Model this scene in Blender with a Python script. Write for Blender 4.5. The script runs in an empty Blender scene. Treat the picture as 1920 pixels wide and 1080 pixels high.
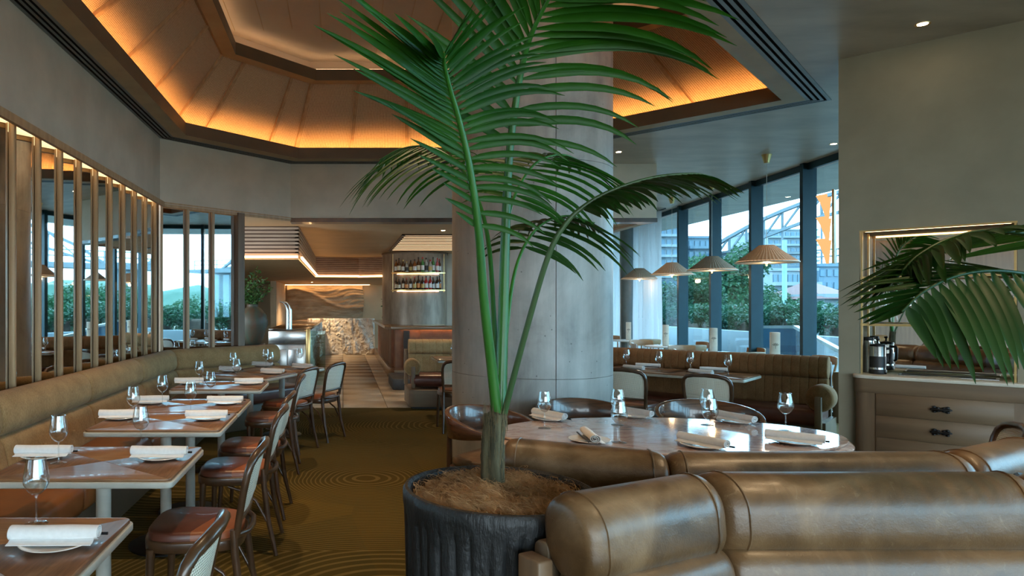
import bpy, bmesh, math, random
from math import sin, cos, pi, sqrt, radians, atan2
from mathutils import Vector, Matrix
from mathutils.geometry import tessellate_polygon
random.seed(7)
SC = bpy.context.scene
COL = SC.collection
# ------------------------------------------------------------------ camera
F, PX, PY, H = 1255.0, 643.0, 574.0, 1.45
cam_d = bpy.data.cameras.new('camera'); cam = bpy.data.objects.new('camera', cam_d); COL.objects.link(cam)
cam.location = (0, 0, H); cam.rotation_euler = (pi/2, 0, 0)
cam_d.sensor_width = 36; cam_d.lens = F/1920*36
cam_d.shift_x = (960-PX)/1920; cam_d.shift_y = (PY-540)/1920
cam_d.clip_start = .05; cam_d.clip_end = 900
SC.camera = cam
# ------------------------------------------------------------------ sky: even, bright overcast evening
wd = bpy.data.worlds.new('overcast'); SC.world = wd; wd.use_nodes = True
bg = wd.node_tree.nodes['Background']
bg.inputs[0].default_value = (.70, .89, 1.0, 1); bg.inputs[1].default_value = 4.2
SC.view_settings.view_transform = 'Standard'; SC.view_settings.look = 'None'
SC.view_settings.gamma = 1; SC.view_settings.use_curve_mapping = False
SC.view_settings.exposure = 1.38
LED = (1.0, .45, .13); WARM = (1.0, .70, .40)
LEDK = 1.0
SC.cycles.caustics_reflective = False; SC.cycles.caustics_refractive = False
SC.cycles.max_bounces = 10; SC.cycles.diffuse_bounces = 4; SC.cycles.glossy_bounces = 5
SC.cycles.transparent_max_bounces = 16; SC.cycles.sample_clamp_indirect = 4

def W(px, py, Y):
    return Vector(((px-PX)/F*Y, Y, H-(py-PY)/F*Y))
# ------------------------------------------------------------------ mesh helpers
class MB:
    def __init__(s): s.v = []; s.f = []
    def add(s, vs, fs):
        o = len(s.v); s.v += [tuple(p) for p in vs]; s.f += [tuple(i+o for i in q) for q in fs]; return s
    def box(s, x0, x1, y0, y1, z0, z1):
        return s.add([(x0,y0,z0),(x1,y0,z0),(x1,y1,z0),(x0,y1,z0),(x0,y0,z1),(x1,y0,z1),(x1,y1,z1),(x0,y1,z1)],
              [(3,2,1,0),(4,5,6,7),(0,1,5,4),(1,2,6,5),(2,3,7,6),(3,0,4,7)])
    def beam(s, a, b, w, h, up=(0,0,1)):
        a = Vector(a); b = Vector(b); d = (b-a).normalized(); up = Vector(up)
        x = d.cross(up)
        if x.length < 1e-4: x = d.cross(Vector((1,0,0)))
        x.normalize(); z = x.cross(d)
        vs = []
        for p in (a, b):
            for i, j in ((-1,-1),(1,-1),(1,1),(-1,1)): vs.append(p + x*(i*w/2) + z*(j*h/2))
        return s.add(vs, [(3,2,1,0),(4,5,6,7),(0,1,5,4),(1,2,6,5),(2,3,7,6),(3,0,4,7)])
    def prism(s, poly, z0, z1):
        n = len(poly)
        if sum(poly[i][0]*poly[(i+1)%n][1]-poly[(i+1)%n][0]*poly[i][1] for i in range(n)) < 0: poly = poly[::-1]
        return s.add([(p[0],p[1],z0) for p in poly]+[(p[0],p[1],z1) for p in poly],
              [tuple(range(n-1,-1,-1)), tuple(range(n,2*n))]+[(i,(i+1)%n,n+(i+1)%n,n+i) for i in range(n)])
    def loft(s, rings, cap=True, closed=True):
        n = len(rings[0]); vs = [p for r in rings for p in r]; fs = []
        for k in range(len(rings)-1):
            for i in range(n if closed else n-1):
                j = (i+1) % n; fs.append((k*n+i, k*n+j, (k+1)*n+j, (k+1)*n+i))
        if cap: fs.append(tuple(range(n-1,-1,-1))); m = (len(rings)-1)*n; fs.append(tuple(range(m, m+n)))
        return s.add(vs, fs)
    def tube(s, pts, r, seg=8, cap=True, flat=1.0, up=(0,0,1)):
        pts = [Vector(p) for p in pts]; n = len(pts)
        rs = r if isinstance(r, (list, tuple)) else [r]*n
        rings = []; prev = None
        for i, p in enumerate(pts):
            t = (pts[min(i+1,n-1)]-pts[max(i-1,0)]).normalized()
            if prev is None:
                x = t.cross(Vector(up))
                if x.length < 1e-3: x = t.cross(Vector((1,0,0)))
            else: x = prev - t*prev.dot(t)
            x.normalize(); prev = x; y = x.cross(t)
            rings.append([p + x*(cos(2*pi*k/seg)*rs[i]) - y*(sin(2*pi*k/seg)*rs[i]*flat) for k in range(seg)])
        return s.loft(rings, cap)
    def lathe(s, prof, seg=24, c=(0,0,0), cap=True):
        rings = [[(c[0]+r*cos(2*pi*k/seg), c[1]+r*sin(2*pi*k/seg), c[2]+z) for k in range(seg)] for r, z in prof]
        return s.loft(rings, cap)
    def plane(s, poly): return s.add(poly, [tuple(range(len(poly)))])
    def quad_uv(s, a, b, c, d, nu=1, nv=1, thick=0):
        """bilinear patch a-b (bottom) d-c (top) with uv in metres"""
        a, b, c, d = map(Vector, (a,b,c,d)); lu = (b-a).length; lv = (d-a).length; o = len(s.v)
        if not hasattr(s, 'uv'): s.uv = {}
        for j in range(nv+1):
            for i in range(nu+1):
                u, v = i/nu, j/nv; p = (a*(1-u)+b*u)*(1-v) + (d*(1-u)+c*u)*v
                s.uv[len(s.v)] = (u*lu-lu/2 if not thick else u*lu, v*lv); s.v.append(tuple(p))
        for j in range(nv):
            for i in range(nu):
                k = o+j*(nu+1)+i; s.f.append((k, k+1, k+nu+2, k+nu+1))
        return s
    def build(s, name, mat, parent=None, bev=0, smooth=True, ang=50, loc=None, rotz=0, seg=2):
        me = bpy.data.meshes.new(name); me.from_pydata(s.v, [], s.f)
        if bev or (len(s.f) < 3000 and not hasattr(s,'uv') and len(s.f) > 1):
            bm = bmesh.new(); bm.from_mesh(me); bmesh.ops.recalc_face_normals(bm, faces=bm.faces)
            if not bev: bm.to_mesh(me); bm.free()
        if bev:
            es = [e for e in bm.edges if len(e.link_faces) == 2 and e.calc_face_angle(0) > .5]
            bmesh.ops.bevel(bm, geom=es, offset=bev, segments=seg, profile=.5, affect='EDGES', clamp_overlap=True)
            bm.to_mesh(me); bm.free()
        if hasattr(s, 'uv'):
            ul = me.uv_layers.new(name='uv')
            for lp in me.loops: ul.data[lp.index].uv = s.uv.get(lp.vertex_index, (0,0))
        me.validate()
        me.materials.append(mat)
        if smooth:
            me.shade_smooth(); me.set_sharp_from_angle(angle=radians(ang))
        o = bpy.data.objects.new(name, me); COL.objects.link(o)
        if parent: o.parent = parent
        if loc: o.location = loc
        if rotz: o.rotation_euler.z = rotz
        return o
def link_mesh(name, me, parent=None, loc=(0,0,0), rotz=0):
    o = bpy.data.objects.new(name, me); COL.objects.link(o); o.parent = parent; o.location = loc; o.rotation_euler.z = rotz
    return o
def tag(o, label=None, cat=None, group=None, kind=None):
    if label: o['label'] = label
    if cat: o['category'] = cat
    if group: o['group'] = group
    if kind: o['kind'] = kind
    return o
def thing(name, label, cat, loc=(0,0,0), rotz=0, group=None):
    o = bpy.data.objects.new(name, None); COL.objects.link(o); o.empty_display_size = .1
    o.location = loc; o.rotation_euler = (0,0,rotz)
    return tag(o, label, cat, group)
def struct(o, label=None):
    o['kind'] = 'structure'
    if label: o['label'] = label
    return o
def sroot(name, label=None):
    o = bpy.data.objects.new(name, None); COL.objects.link(o); return struct(o, label)
def dup(root, loc, rotz=0, label=None, group=None, scale=None):
    r = root.copy(); COL.objects.link(r); r.location = loc; r.rotation_euler = (0,0,rotz)
    if scale: r.scale = (scale,)*3
    if label: r['label'] = label
    if group: r['group'] = group
    for ch in list(root.children):
        c = ch.copy(); COL.objects.link(c); c.parent = r
        for g in list(ch.children):
            d = g.copy(); COL.objects.link(d); d.parent = c
    return r
def rrect(u0, u1, z0, z1, r, n=5):
    out = []
    for cx, cz, a0 in ((u1-r,z1-r,0),(u0+r,z1-r,pi/2),(u0+r,z0+r,pi),(u1-r,z0+r,1.5*pi)):
        for k in range(n+1):
            a = a0+pi/2*k/n; out.append((cx+r*cos(a), cz+r*sin(a)))
    return out
def rpoly(x0, x1, y0, y1, r, n=4): return rrect(x0, x1, y0, y1, r, n)
def cushion(p0, p1, prof, t0=0., t1=0., e=.035, inset=.3, mid=6):
    """profile (u,z) extruded from p0 to p1; u runs along the right-hand normal; ends pillow in"""
    p0 = Vector((p0[0],p0[1],0)); p1 = Vector((p1[0],p1[1],0)); L = (p1-p0).length; d = (p1-p0)/L
    n = Vector((d.y,-d.x,0)); cu = sum(p[0] for p in prof)/len(prof); cz = sum(p[1] for p in prof)/len(prof)
    st = [0, e*.15, e*.45, e] + [e+(L-2*e)*k/mid for k in range(1,mid)] + [L-e, L-e*.45, L-e*.15, L]
    sz = min(max(p[0] for p in prof)-min(p[0] for p in prof), max(p[1] for p in prof)-min(p[1] for p in prof))
    rings = []
    for s in st:
        q = min(s, L-s)/e
        k = 0 if q >= 1 else 1-sqrt(max(0,1-(1-q)**2))
        off = inset*e*k*2
        sk = t0+(t1-t0)*s/L
        ring = []
        for u, z in prof:
            du, dz = u-cu, z-cz; l = sqrt(du*du+dz*dz) or 1
            f = max(0, 1-off/l); u2 = cu+du*f; z2 = cz+dz*f
            ring.append(p0 + d*(s+sk*u2) + n*u2 + Vector((0,0,z2)))
        rings.append(ring)
    return MB().loft(rings)
def offset_poly(P, d):
    """inward offset of a closed polygon (list of xy), any winding"""
    n = len(P); area = sum(P[i][0]*P[(i+1)%n][1]-P[(i+1)%n][0]*P[i][1] for i in range(n)); sg = 1 if area > 0 else -1
    out = []
    for i in range(n):
        a, b, c = Vector(P[i-1]), Vector(P[i]), Vector(P[(i+1)%n])
        d1 = (b-a).normalized(); d2 = (c-b).normalized()
        n1 = Vector((-d1.y,d1.x))*sg; n2 = Vector((-d2.y,d2.x))*sg
        m = n1+n2; out.append(tuple(b + m*(d/(m.dot(n1)))))
    return out
# ------------------------------------------------------------------ materials
class NT:
    def __init__(s, name):
        s.m = bpy.data.materials.new(name); s.m.use_nodes = True; s.t = s.m.node_tree; s.n = s.t.nodes
        s.p = s.n['Principled BSDF']; s.out = s.n['Material Output']; s.tc = None
    def node(s, kind, **kw):
        x = s.n.new(kind)
        for k, v in kw.items():
            if k.startswith('i_'): x.inputs[k[2:].replace('_',' ')].default_value = v
            else: setattr(x, k, v)
        return x
    def l(s, a, b): s.t.links.new(a, b)
    def coord(s, stretch=(1,1,1), rot=(0,0,0), kind='Object', loc=(0,0,0)):
        if not s.tc: s.tc = s.node('ShaderNodeTexCoord')
        mp = s.node('ShaderNodeMapping'); mp.inputs['Scale'].default_value = stretch; mp.inputs['Rotation'].default_value = rot
        mp.inputs['Location'].default_value = loc
        s.l(s.tc.outputs[kind], mp.inputs[0]); return mp.outputs[0]
    def noise(s, vec, scale=5, detail=4, rough=.55, dist=0):
        x = s.node('ShaderNodeTexNoise'); s.l(vec, x.inputs['Vector']); x.inputs['Scale'].default_value = scale
        x.inputs['Detail'].default_value = detail; x.inputs['Roughness'].default_value = rough; x.inputs['Distortion'].default_value = dist
        return x.outputs[0]
    def ramp(s, fac, stops):
        x = s.node('ShaderNodeValToRGB'); s.l(fac, x.inputs[0]); e = x.color_ramp.elements
        while len(e) < len(stops): e.new(.5)
        for i, (p, c) in enumerate(stops): e[i].position = p; e[i].color = (*c, 1) if len(c) == 3 else c
        return x.outputs[0]
    def math(s, op, a, b=None, c=None):
        x = s.node('ShaderNodeMath', operation=op)
        for i, q in enumerate((a, b, c)):
            if q is None: continue
            if isinstance(q, (int, float)): x.inputs[i].default_value = q
            else: s.l(q, x.inputs[i])
        return x.outputs[0]
    def mix(s, fac, a, b, blend='MIX'):
        x = s.node('ShaderNodeMix', data_type='RGBA', blend_type=blend)
        for sock, q in ((x.inputs[0], fac), (x.inputs[6], a), (x.inputs[7], b)):
            if isinstance(q, (int, float)): sock.default_value = q
            elif isinstance(q, tuple): sock.default_value = (*q, 1)
            else: s.l(q, sock)
        return x.outputs[2]
    def bump(s, h, strength=.3, dist=.01):
        x = s.node('ShaderNodeBump'); s.l(h, x.inputs['Height']); x.inputs['Strength'].default_value = strength
        x.inputs['Distance'].default_value = dist; s.l(x.outputs[0], s.p.inputs['Normal'])
    def set(s, **kw):
        for k, v in kw.items():
            k = {'rough':'Roughness','metal':'Metallic','coat':'Coat Weight','coat_r':'Coat Roughness','sheen':'Sheen Weight','spec':'Specular IOR Level','trans':'Transmission Weight','alpha':'Alpha','ior':'IOR'}.get(k,k)
            s.p.inputs[k].default_value = v
        return s
    def color(s, c):
        if isinstance(c, tuple): s.p.inputs['Base Color'].default_value = (*c, 1)
        else: s.l(c, s.p.inputs['Base Color'])
        return s
def mk(name, c1, c2=None, rough=.5, metal=0, scale=6, stretch=(1,1,1), detail=4, lo=.35, hi=.65, bump=0, bscale=None, bdist=.01, dist=0, **kw):
    t = NT(name); t.set(rough=rough, metal=metal, **kw)
    c2 = c2 or tuple(x*.82 for x in c1)
    n = t.noise(t.coord(stretch), scale, detail, dist=dist)
    t.color(t.ramp(n, [(lo, c1), (hi, c2)]))
    if bump:
        h = n if not bscale else t.noise(t.coord(stretch), bscale, 3)
        t.bump(h, bump, bdist)
    return t.m
def emit(name, col, k):
    t = NT(name); t.color((0,0,0)); t.set(spec=0)
    t.p.inputs['Emission Color'].default_value = (*col, 1); t.p.inputs['Emission Strength'].default_value = k
    return t.m
def thin_glass(name, tint=(1,1,1), ior=1.5, rough=0.0, boost=1.0):
    t = NT(name); t.n.remove(t.p)
    tr = t.node('ShaderNodeBsdfTransparent'); tr.inputs[0].default_value = (*tint, 1)
    gl = t.node('ShaderNodeBsdfGlossy'); gl.inputs['Roughness'].default_value = rough
    lw = t.node('ShaderNodeLayerWeight'); lw.inputs[0].default_value = .5; mx = t.node('ShaderNodeMixShader')
    p5 = t.math('POWER', lw.outputs['Facing'], 4.0)      # Schlick reflectance of a thin sheet
    t.l(t.math('MINIMUM', t.math('ADD', t.math('MULTIPLY', p5, .9), .045*boost), 1.0), mx.inputs[0])
    t.l(tr.outputs[0], mx.inputs[1]); t.l(gl.outputs[0], mx.inputs[2])
    t.l(mx.outputs[0], t.out.inputs[0]); return t.m
MAT = {}
m = MAT
m['plaster'] = mk('plaster', (.60,.525,.42), (.52,.455,.36), rough=.8, scale=3, bump=.15, bscale=30, bdist=.004)
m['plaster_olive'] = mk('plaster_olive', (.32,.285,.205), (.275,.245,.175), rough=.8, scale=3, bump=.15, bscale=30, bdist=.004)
m['plaster_warm'] = mk('plaster_warm', (.60,.43,.26), (.53,.38,.23), rough=.8, scale=2, bump=.1, bscale=20)
m['ceil'] = mk('polished_plaster', (.53,.45,.365), (.39,.33,.265), rough=.42, scale=1.6, stretch=(1,2.4,1), detail=6, bump=.12, bscale=3, bdist=.02)
m['ceil_up'] = mk('upper_ceiling', (.62,.52,.42), (.58,.48,.38), rough=.7, scale=2)
m['bronze'] = mk('bronze_paint', (.46,.32,.165), (.40,.275,.14), rough=.5, metal=.0, scale=4)
m['bronze_dark'] = mk('bronze_dark', (.13,.088,.05), (.11,.075,.045), rough=.5, scale=4)
m['slotgrey'] = mk('slot_grey', (.18,.19,.19), rough=.45, metal=.3)
m['black'] = mk('black', (.012,.012,.013), (.008,.008,.009), rough=.5)
m['timber'] = mk('pale_timber', (.50,.32,.17), (.38,.235,.12), rough=.45, scale=4, stretch=(6,6,.5), detail=6, bump=.05)
m['oak'] = mk('grey_oak', (.20,.122,.066), (.14,.085,.047), rough=.5, scale=3, stretch=(6,6,.6), detail=6, bump=.06)
m['oak_h'] = mk('grey_oak_flat', (.20,.122,.066), (.155,.094,.051), rough=.5, scale=3, stretch=(.6,6,6), detail=6, bump=.06)
m['walnut'] = mk('dark_walnut', (.095,.045,.02), (.055,.026,.012), rough=.3, scale=4, stretch=(3,3,3), detail=5, coat=.3)
m['walnut_shell'] = mk('walnut_shell', (.15,.062,.028), (.065,.028,.014), rough=.25, scale=5, stretch=(1,1,8), detail=5, coat=.5, dist=1)
m['veneer_a'] = mk('walnut_veneer_light', (.33,.165,.075), (.21,.10,.045), rough=.33, scale=5, stretch=(1.2,16,1), detail=6, coat=.15, dist=.4)
m['veneer_b'] = mk('walnut_veneer_dark', (.235,.115,.058), (.14,.066,.034), rough=.33, scale=5, stretch=(16,1.2,1), detail=6, coat=.15, dist=.4)
m['edgewhite'] = mk('painted_edge', (.55,.53,.46), rough=.4)
m['cream'] = mk('cream', (.78,.72,.60), rough=.5)
m['china'] = mk('china', (.82,.80,.75), (.80,.78,.73), rough=.15, coat=.4)
m['linen'] = mk('linen', (.83,.83,.82), (.78,.78,.77), rough=.85, scale=60, bump=.2, bdist=.002, sheen=.2)
m['steel'] = mk('steel', (.55,.55,.54), (.48,.48,.47), rough=.25, metal=1, scale=8, stretch=(1,1,12))
m['brass'] = mk('brass', (.72,.50,.22), (.62,.42,.18), rough=.28, metal=1)
m['blackmetal'] = mk('black_metal', (.02,.02,.022), rough=.35, metal=.6)
m['brown_leather'] = mk('brown_seat', (.13,.038,.022), (.10,.03,.018), rough=.36, scale=14, coat=.1, bump=.08, bscale=150, bdist=.002)
m['tan_leather'] = mk('tan_seat', (.30,.085,.03), (.25,.07,.025), rough=.38, scale=14, bump=.08, bscale=150, bdist=.002)
m['bench_leather'] = mk('bench_leather', (.24,.085,.022), (.18,.062,.018), rough=.36, scale=6, bump=.08, bscale=150, bdist=.002)
m['mirror'] = NT('mirror').color((.86,.88,.87)).set(rough=.015, metal=1).m
m['glass'] = thin_glass('pane_glass', (.70,.905,1.0), 1.5, 0, 1.0)
m['wineglass'] = thin_glass('wine_glass', (.97,.985,.985), 1.5, 0.01, 2.4)
m['shelfglass'] = thin_glass('shelf_glass', (.80,.92,.88), 1.5)
m['mullion'] = mk('teal_aluminium', (.008,.042,.060), (.007,.037,.053), rough=.45, spec=.3)
m['whitepaint'] = mk('white_paint', (.75,.76,.76), rough=.45)
m['led'] = emit('led_strip', LED, 17*LEDK)
m['led_soft'] = emit('led_strip_soft', (1,.58,.25), 7*LEDK)
m['soffit_glow'] = emit('painted_soffit_glow', (1,.66,.32), .75)  # self-glow standing in for cream soffit lit by a hidden strip
m['bulb'] = emit('bulb', (1,.78,.5), 30)
# fabric
def fabric(name, c1, c2, sc=1.0, ribs=0):
    t = NT(name); t.set(rough=.9, sheen=.06, spec=.2)
    a = t.noise(t.coord((170*sc,170*sc,60*sc)), 1, 2); b = t.noise(t.coord((8,8,8)), 1, 3)
    c = t.ramp(a, [(.35, c1), (.65, c2)])
    t.color(t.mix(.35, c, t.ramp(b, [(.3, tuple(x*.75 for x in c1)), (.7, tuple(x*1.15 for x in c2))])))
    t.bump(a, .5, .003); return t.m
m['olive'] = fabric('olive_boucle', (.25,.145,.058), (.40,.25,.115))
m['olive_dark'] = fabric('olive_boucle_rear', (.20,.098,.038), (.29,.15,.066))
def leather():
    t = NT('olive_leather'); t.set(rough=.34, coat=.15, coat_r=.25, spec=.5)
    a = t.noise(t.coord((1,1,1)), 4.5, 8, .62, .6); b = t.noise(t.coord((9,2.5,9), (0,.3,.5)), 3, 6, .7, 1.5)
    c = t.ramp(a, [(.30,(.060,.031,.012)), (.5,(.128,.068,.027)), (.70,(.228,.135,.064))])
    s = t.ramp(b, [(.60,(0,0,0)), (.72,(1,1,1))])
    t.color(t.mix(t.math('MULTIPLY', s, .35), c, (.32,.23,.13)))
    g = t.noise(t.coord((1,1,1)), 14, 4); t.bump(t.math('ADD', t.math('MULTIPLY', g, .7), t.math('MULTIPLY', t.noise(t.coord((1,1,1)), 220, 2), .12)), .34, .012)
    r = t.ramp(a, [(.3,(.33,.33,.33)), (.7,(.47,.47,.47))]); t.l(r, t.p.inputs['Roughness'])
    return t.m
m['leather'] = leather()
def concrete():
    t = NT('concrete'); t.set(rough=.45)
    a = t.noise(t.coord((1,1,.8)), 1.7, 8, .62, .5); b = t.noise(t.coord((2.5,2.5,.35)), 3, 6, .6)
    c = t.ramp(a, [(.30,(.17,.165,.15)), (.46,(.36,.35,.32)), (.70,(.58,.565,.525))])
    c = t.mix(.35, c, t.ramp(b, [(.35,(.20,.19,.17)), (.65,(.56,.55,.51))]))
    v = t.node('ShaderNodeTexVoronoi'); v.inputs['Scale'].default_value = 13; t.l(t.coord((1,1,1)), v.inputs['Vector'])
    pk = t.math('LESS_THAN', v.outputs[0], .07)
    n2 = t.math('GREATER_THAN', t.noise(t.coord((1,1,1)), 2, 2), .52)
    pits = t.math('MULTIPLY', pk, n2)
    t.color(t.mix(t.math('MULTIPLY', pits, .7), c, (.06,.06,.055)))
    t.bump(t.math('SUBTRACT', t.math('MULTIPLY', a, .4), pits), .25, .008); return t.m
m['concrete'] = concrete()
m['drum'] = mk('burnished_plaster', (.34,.26,.19), (.19,.135,.09), rough=.4, scale=3, stretch=(2,2,.6), detail=7, metal=.15)
def woven():
    t = NT('woven_rattan'); t.set(rough=.75)
    w1 = t.node('ShaderNodeTexWave', wave_type='BANDS', bands_direction='X'); w1.inputs['Scale'].default_value = 14; w1.inputs['Distortion'].default_value = .6
    w2 = t.node('ShaderNodeTexWave', wave_type='BANDS', bands_direction='Y'); w2.inputs['Scale'].default_value = 22; w2.inputs['Distortion'].default_value = .8
    uv = t.coord((1,1,1), kind='UV'); t.l(uv, w1.inputs[0]); t.l(uv, w2.inputs[0])
    n = t.noise(uv, 40, 3)
    k = t.math('ADD', t.math('MULTIPLY', w1.outputs[1], .45), t.math('ADD', t.math('MULTIPLY', w2.outputs[1], .25), t.math('MULTIPLY', n, .4)))
    t.color(t.ramp(k, [(.25,(.30,.19,.10)), (.55,(.54,.37,.22)), (.85,(.68,.50,.33))]))
    t.bump(k, .55, .008); return t.m
m['woven'] = woven()
def cane():
    t = NT('cane_webbing'); t.set(rough=.6); t.color((.84,.77,.62))
    v = t.coord((1,1,1), kind='UV')
    sp = t.node('ShaderNodeSeparateXYZ'); t.l(v, sp.inputs[0])
    a = t.math('ABSOLUTE', t.math('SUBTRACT', t.math('FRACT', t.math('MULTIPLY', sp.outputs[0], 105.)), .5))
    b = t.math('ABSOLUTE', t.math('SUBTRACT', t.math('FRACT', t.math('MULTIPLY', sp.outputs[1], 105.)), .5))
    d = t.math('ADD', t.math('MULTIPLY', a, a), t.math('MULTIPLY', b, b))
    hole = t.math('LESS_THAN', d, .06)
    tr = t.node('ShaderNodeBsdfTransparent'); mx = t.node('ShaderNodeMixShader')
    t.l(hole, mx.inputs[0]); t.l(t.p.outputs[0], mx.inputs[1]); t.l(tr.outputs[0], mx.inputs[2]); t.l(mx.outputs[0], t.out.inputs[0])
    return t.m
m['cane'] = cane()
def carpet():
    t = NT('carpet'); t.set(rough=.95, spec=.15)
    co = t.coord((1,1,1), loc=(.7,1.1,0)); wob = t.noise(co, .9, 2)
    mixv = t.node('ShaderNodeVectorMath', operation='MULTIPLY_ADD'); t.l(co, mixv.inputs[0]); mixv.inputs[1].default_value = (1,1,1)
    cw = t.node('ShaderNodeCombineXYZ'); t.l(t.math('MULTIPLY', wob, .35), cw.inputs[0]); t.l(cw.outputs[0], mixv.inputs[2])
    v1 = t.node('ShaderNodeTexVoronoi'); v1.inputs['Scale'].default_value = .34; t.l(mixv.outputs[0], v1.inputs['Vector'])
    v2 = t.node('ShaderNodeTexVoronoi'); v2.inputs['Scale'].default_value = .5; t.l(t.coord((1,.8,1), loc=(3.1,1.7,0)), v2.inputs['Vector'])
    s1 = t.node('ShaderNodeSeparateColor'); t.l(v1.outputs[1], s1.inputs[0]); s2 = t.node('ShaderNodeSeparateColor'); t.l(v2.outputs[1], s2.inputs[0])
    base = t.ramp(s2.outputs[0], [(.0,(.030,.034,.010)), (.35,(.080,.050,.006)), (.65,(.045,.036,.006)), (1,(.105,.068,.010))])
    base = t.mix(.40, base, t.ramp(t.noise(co, 1.3, 4), [(.35,(.040,.031,.006)), (.65,(.105,.058,.006))]))
    rings = t.math('LESS_THAN', t.math('FRACT', t.math('MULTIPLY', v1.outputs[0], 92.)), .32)
    rings2 = t.math('LESS_THAN', t.math('FRACT', t.math('MULTIPLY', v2.outputs[0], 66.)), .30)
    rings = t.math('MULTIPLY', rings, t.math('GREATER_THAN', v1.outputs[0], .11)); rings2 = t.math('MULTIPLY', rings2, t.math('GREATER_THAN', v2.outputs[0], .14))
    msk = t.math('GREATER_THAN', s1.outputs[0], .30); msk2 = t.math('MULTIPLY', t.math('SUBTRACT', 1., msk), t.math('GREATER_THAN', s2.outputs[1], .55))
    ln = t.math('ADD', t.math('MULTIPLY', rings, msk), t.math('MULTIPLY', rings2, msk2))
    sx = t.node('ShaderNodeSeparateXYZ'); t.l(mixv.outputs[0], sx.inputs[0])
    lad = t.math('MULTIPLY', t.math('MULTIPLY', t.math('GREATER_THAN', v2.outputs[0], .50), t.math('LESS_THAN', v2.outputs[0], .55)), t.math('LESS_THAN', t.math('FRACT', t.math('MULTIPLY', sx.outputs[0], 16.)), .22))
    ln = t.math('MAXIMUM', ln, t.math('MULTIPLY', lad, t.math('SUBTRACT', 1., msk)))
    fz = t.noise(t.coord((1,1,1)), 260, 2)
    c = t.mix(t.math('MULTIPLY', ln, .60), base, (.22,.155,.05))
    t.color(t.mix(.22, c, t.ramp(fz, [(.3,(.015,.011,.002)), (.7,(.12,.082,.015))])))
    t.bump(t.math('ADD', t.math('MULTIPLY', fz, .6), t.math('MULTIPLY', ln, -.5)), .5, .006); return t.m
m['carpet'] = carpet()
m['tile'] = mk('travertine', (.40,.32,.23), (.30,.235,.165), rough=.3, scale=5, detail=8, lo=.3, hi=.7, bump=.06, bscale=40)
m['grout'] = mk('grout', (.10,.075,.05), rough=.8)
def marble():
    t = NT('pink_marble'); t.set(rough=.07, coat=.3, coat_r=.03)
    a = t.noise(t.coord((1,1.6,1), (0,0,.5)), 2.1, 8, .6, 2.2); b = t.noise(t.coord((1.2,2.4,1), (0,0,-.4)), 3.4, 7, .65, 3)
    c = t.ramp(a, [(.25,(.26,.13,.105)), (.42,(.45,.28,.225)), (.5,(.64,.48,.40)), (.58,(.42,.25,.21)), (.78,(.62,.46,.39))])
    vn = t.ramp(b, [(.46,(0,0,0)), (.5,(1,1,1)), (.54,(0,0,0))])
    t.color(t.mix(t.math('MULTIPLY', vn, .55), c, (.62,.52,.45))); return t.m
m['marble'] = marble()
m['limestone'] = mk('rough_limestone', (.82,.76,.66), (.60,.52,.42), rough=.85, scale=6, detail=8, bump=.6, bscale=26, bdist=.03)
m['sandart'] = mk('carved_sandstone', (.52,.40,.26), (.33,.235,.14), rough=.85, scale=2.5, stretch=(1,1,4), detail=8, bump=.5, bscale=9, bdist=.03)
m['terracotta'] = mk('ribbed_copper_timber', (.30,.105,.04), (.21,.07,.028), rough=.45, scale=6)
m['ribdark'] = mk('ribbed_dark', (.07,.045,.035), rough=.4)
m['darkstone'] = mk('dark_stone', (.045,.05,.055), (.02,.022,.025), rough=.5, scale=9, detail=7)
m['bartop'] = mk('bar_timber', (.23,.125,.065), (.15,.08,.04), rough=.25, scale=3, stretch=(.6,8,8), detail=6, coat=.4)
m['slat'] = mk('washed_slat', (.46,.33,.24), (.36,.25,.18), rough=.6, scale=3, stretch=(.8,6,6), detail=5)
m['slatback'] = mk('slat_backing', (.13,.07,.045), rough=.8)  # dark brown board behind the slats
def pot():
    t = NT('black_glazed_clay'); t.set(rough=.5)
    a = t.noise(t.coord((5,5,.9)), 2.2, 6, .65); b = t.noise(t.coord((1,1,1)), 22, 5)
    t.color(t.ramp(a, [(.35,(.007,.0075,.008)), (.7,(.020,.022,.025))]))
    t.bump(t.math('ADD', a, t.math('MULTIPLY', b, .35)), .9, .02); return t.m
m['pot'] = pot()
m['coir'] = mk('coir', (.56,.36,.18), (.30,.17,.075), rough=.9, scale=12)
m['trunk'] = mk('palm_trunk', (.12,.105,.055), (.030,.028,.014), rough=.95, scale=14, stretch=(3,3,.35), detail=8, bump=1, bdist=.01)
def leaf(name, c1, c2, rough=.46):
    t = NT(name); t.set(rough=rough, spec=.3)
    n = t.noise(t.coord((1,1,1)), 3, 3); t.color(t.ramp(n, [(.35,c1), (.65,c2)]))
    tl = t.node('ShaderNodeBsdfTranslucent'); tl.inputs[0].default_value = (c2[0]*1.4,c2[1]*1.5,c2[2],1)
    mx = t.node('ShaderNodeMixShader'); mx.inputs[0].default_value = .16
    t.l(t.p.outputs[0], mx.inputs[1]); t.l(tl.outputs[0], mx.inputs[2]); t.l(mx.outputs[0], t.out.inputs[0]); return t.m
m['frond'] = leaf('palm_leaflet', (.007,.058,.004), (.022,.118,.006))
m['frond_old'] = leaf('palm_leaflet_dark', (.007,.036,.005), (.016,.065,.008))
m['stem_old'] = mk('palm_stem_old', (.05,.10,.035), (.035,.08,.025), rough=.4)
m['stem'] = mk('palm_stem', (.020,.12,.012), (.034,.165,.018), rough=.35, scale=4, stretch=(4,4,.4))
m['foliage'] = leaf('tree_leaf', (.006,.036,.016), (.020,.075,.026), .5)
m['foliage2'] = leaf('hedge_leaf', (.006,.038,.022), (.018,.08,.036), .45)
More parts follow.
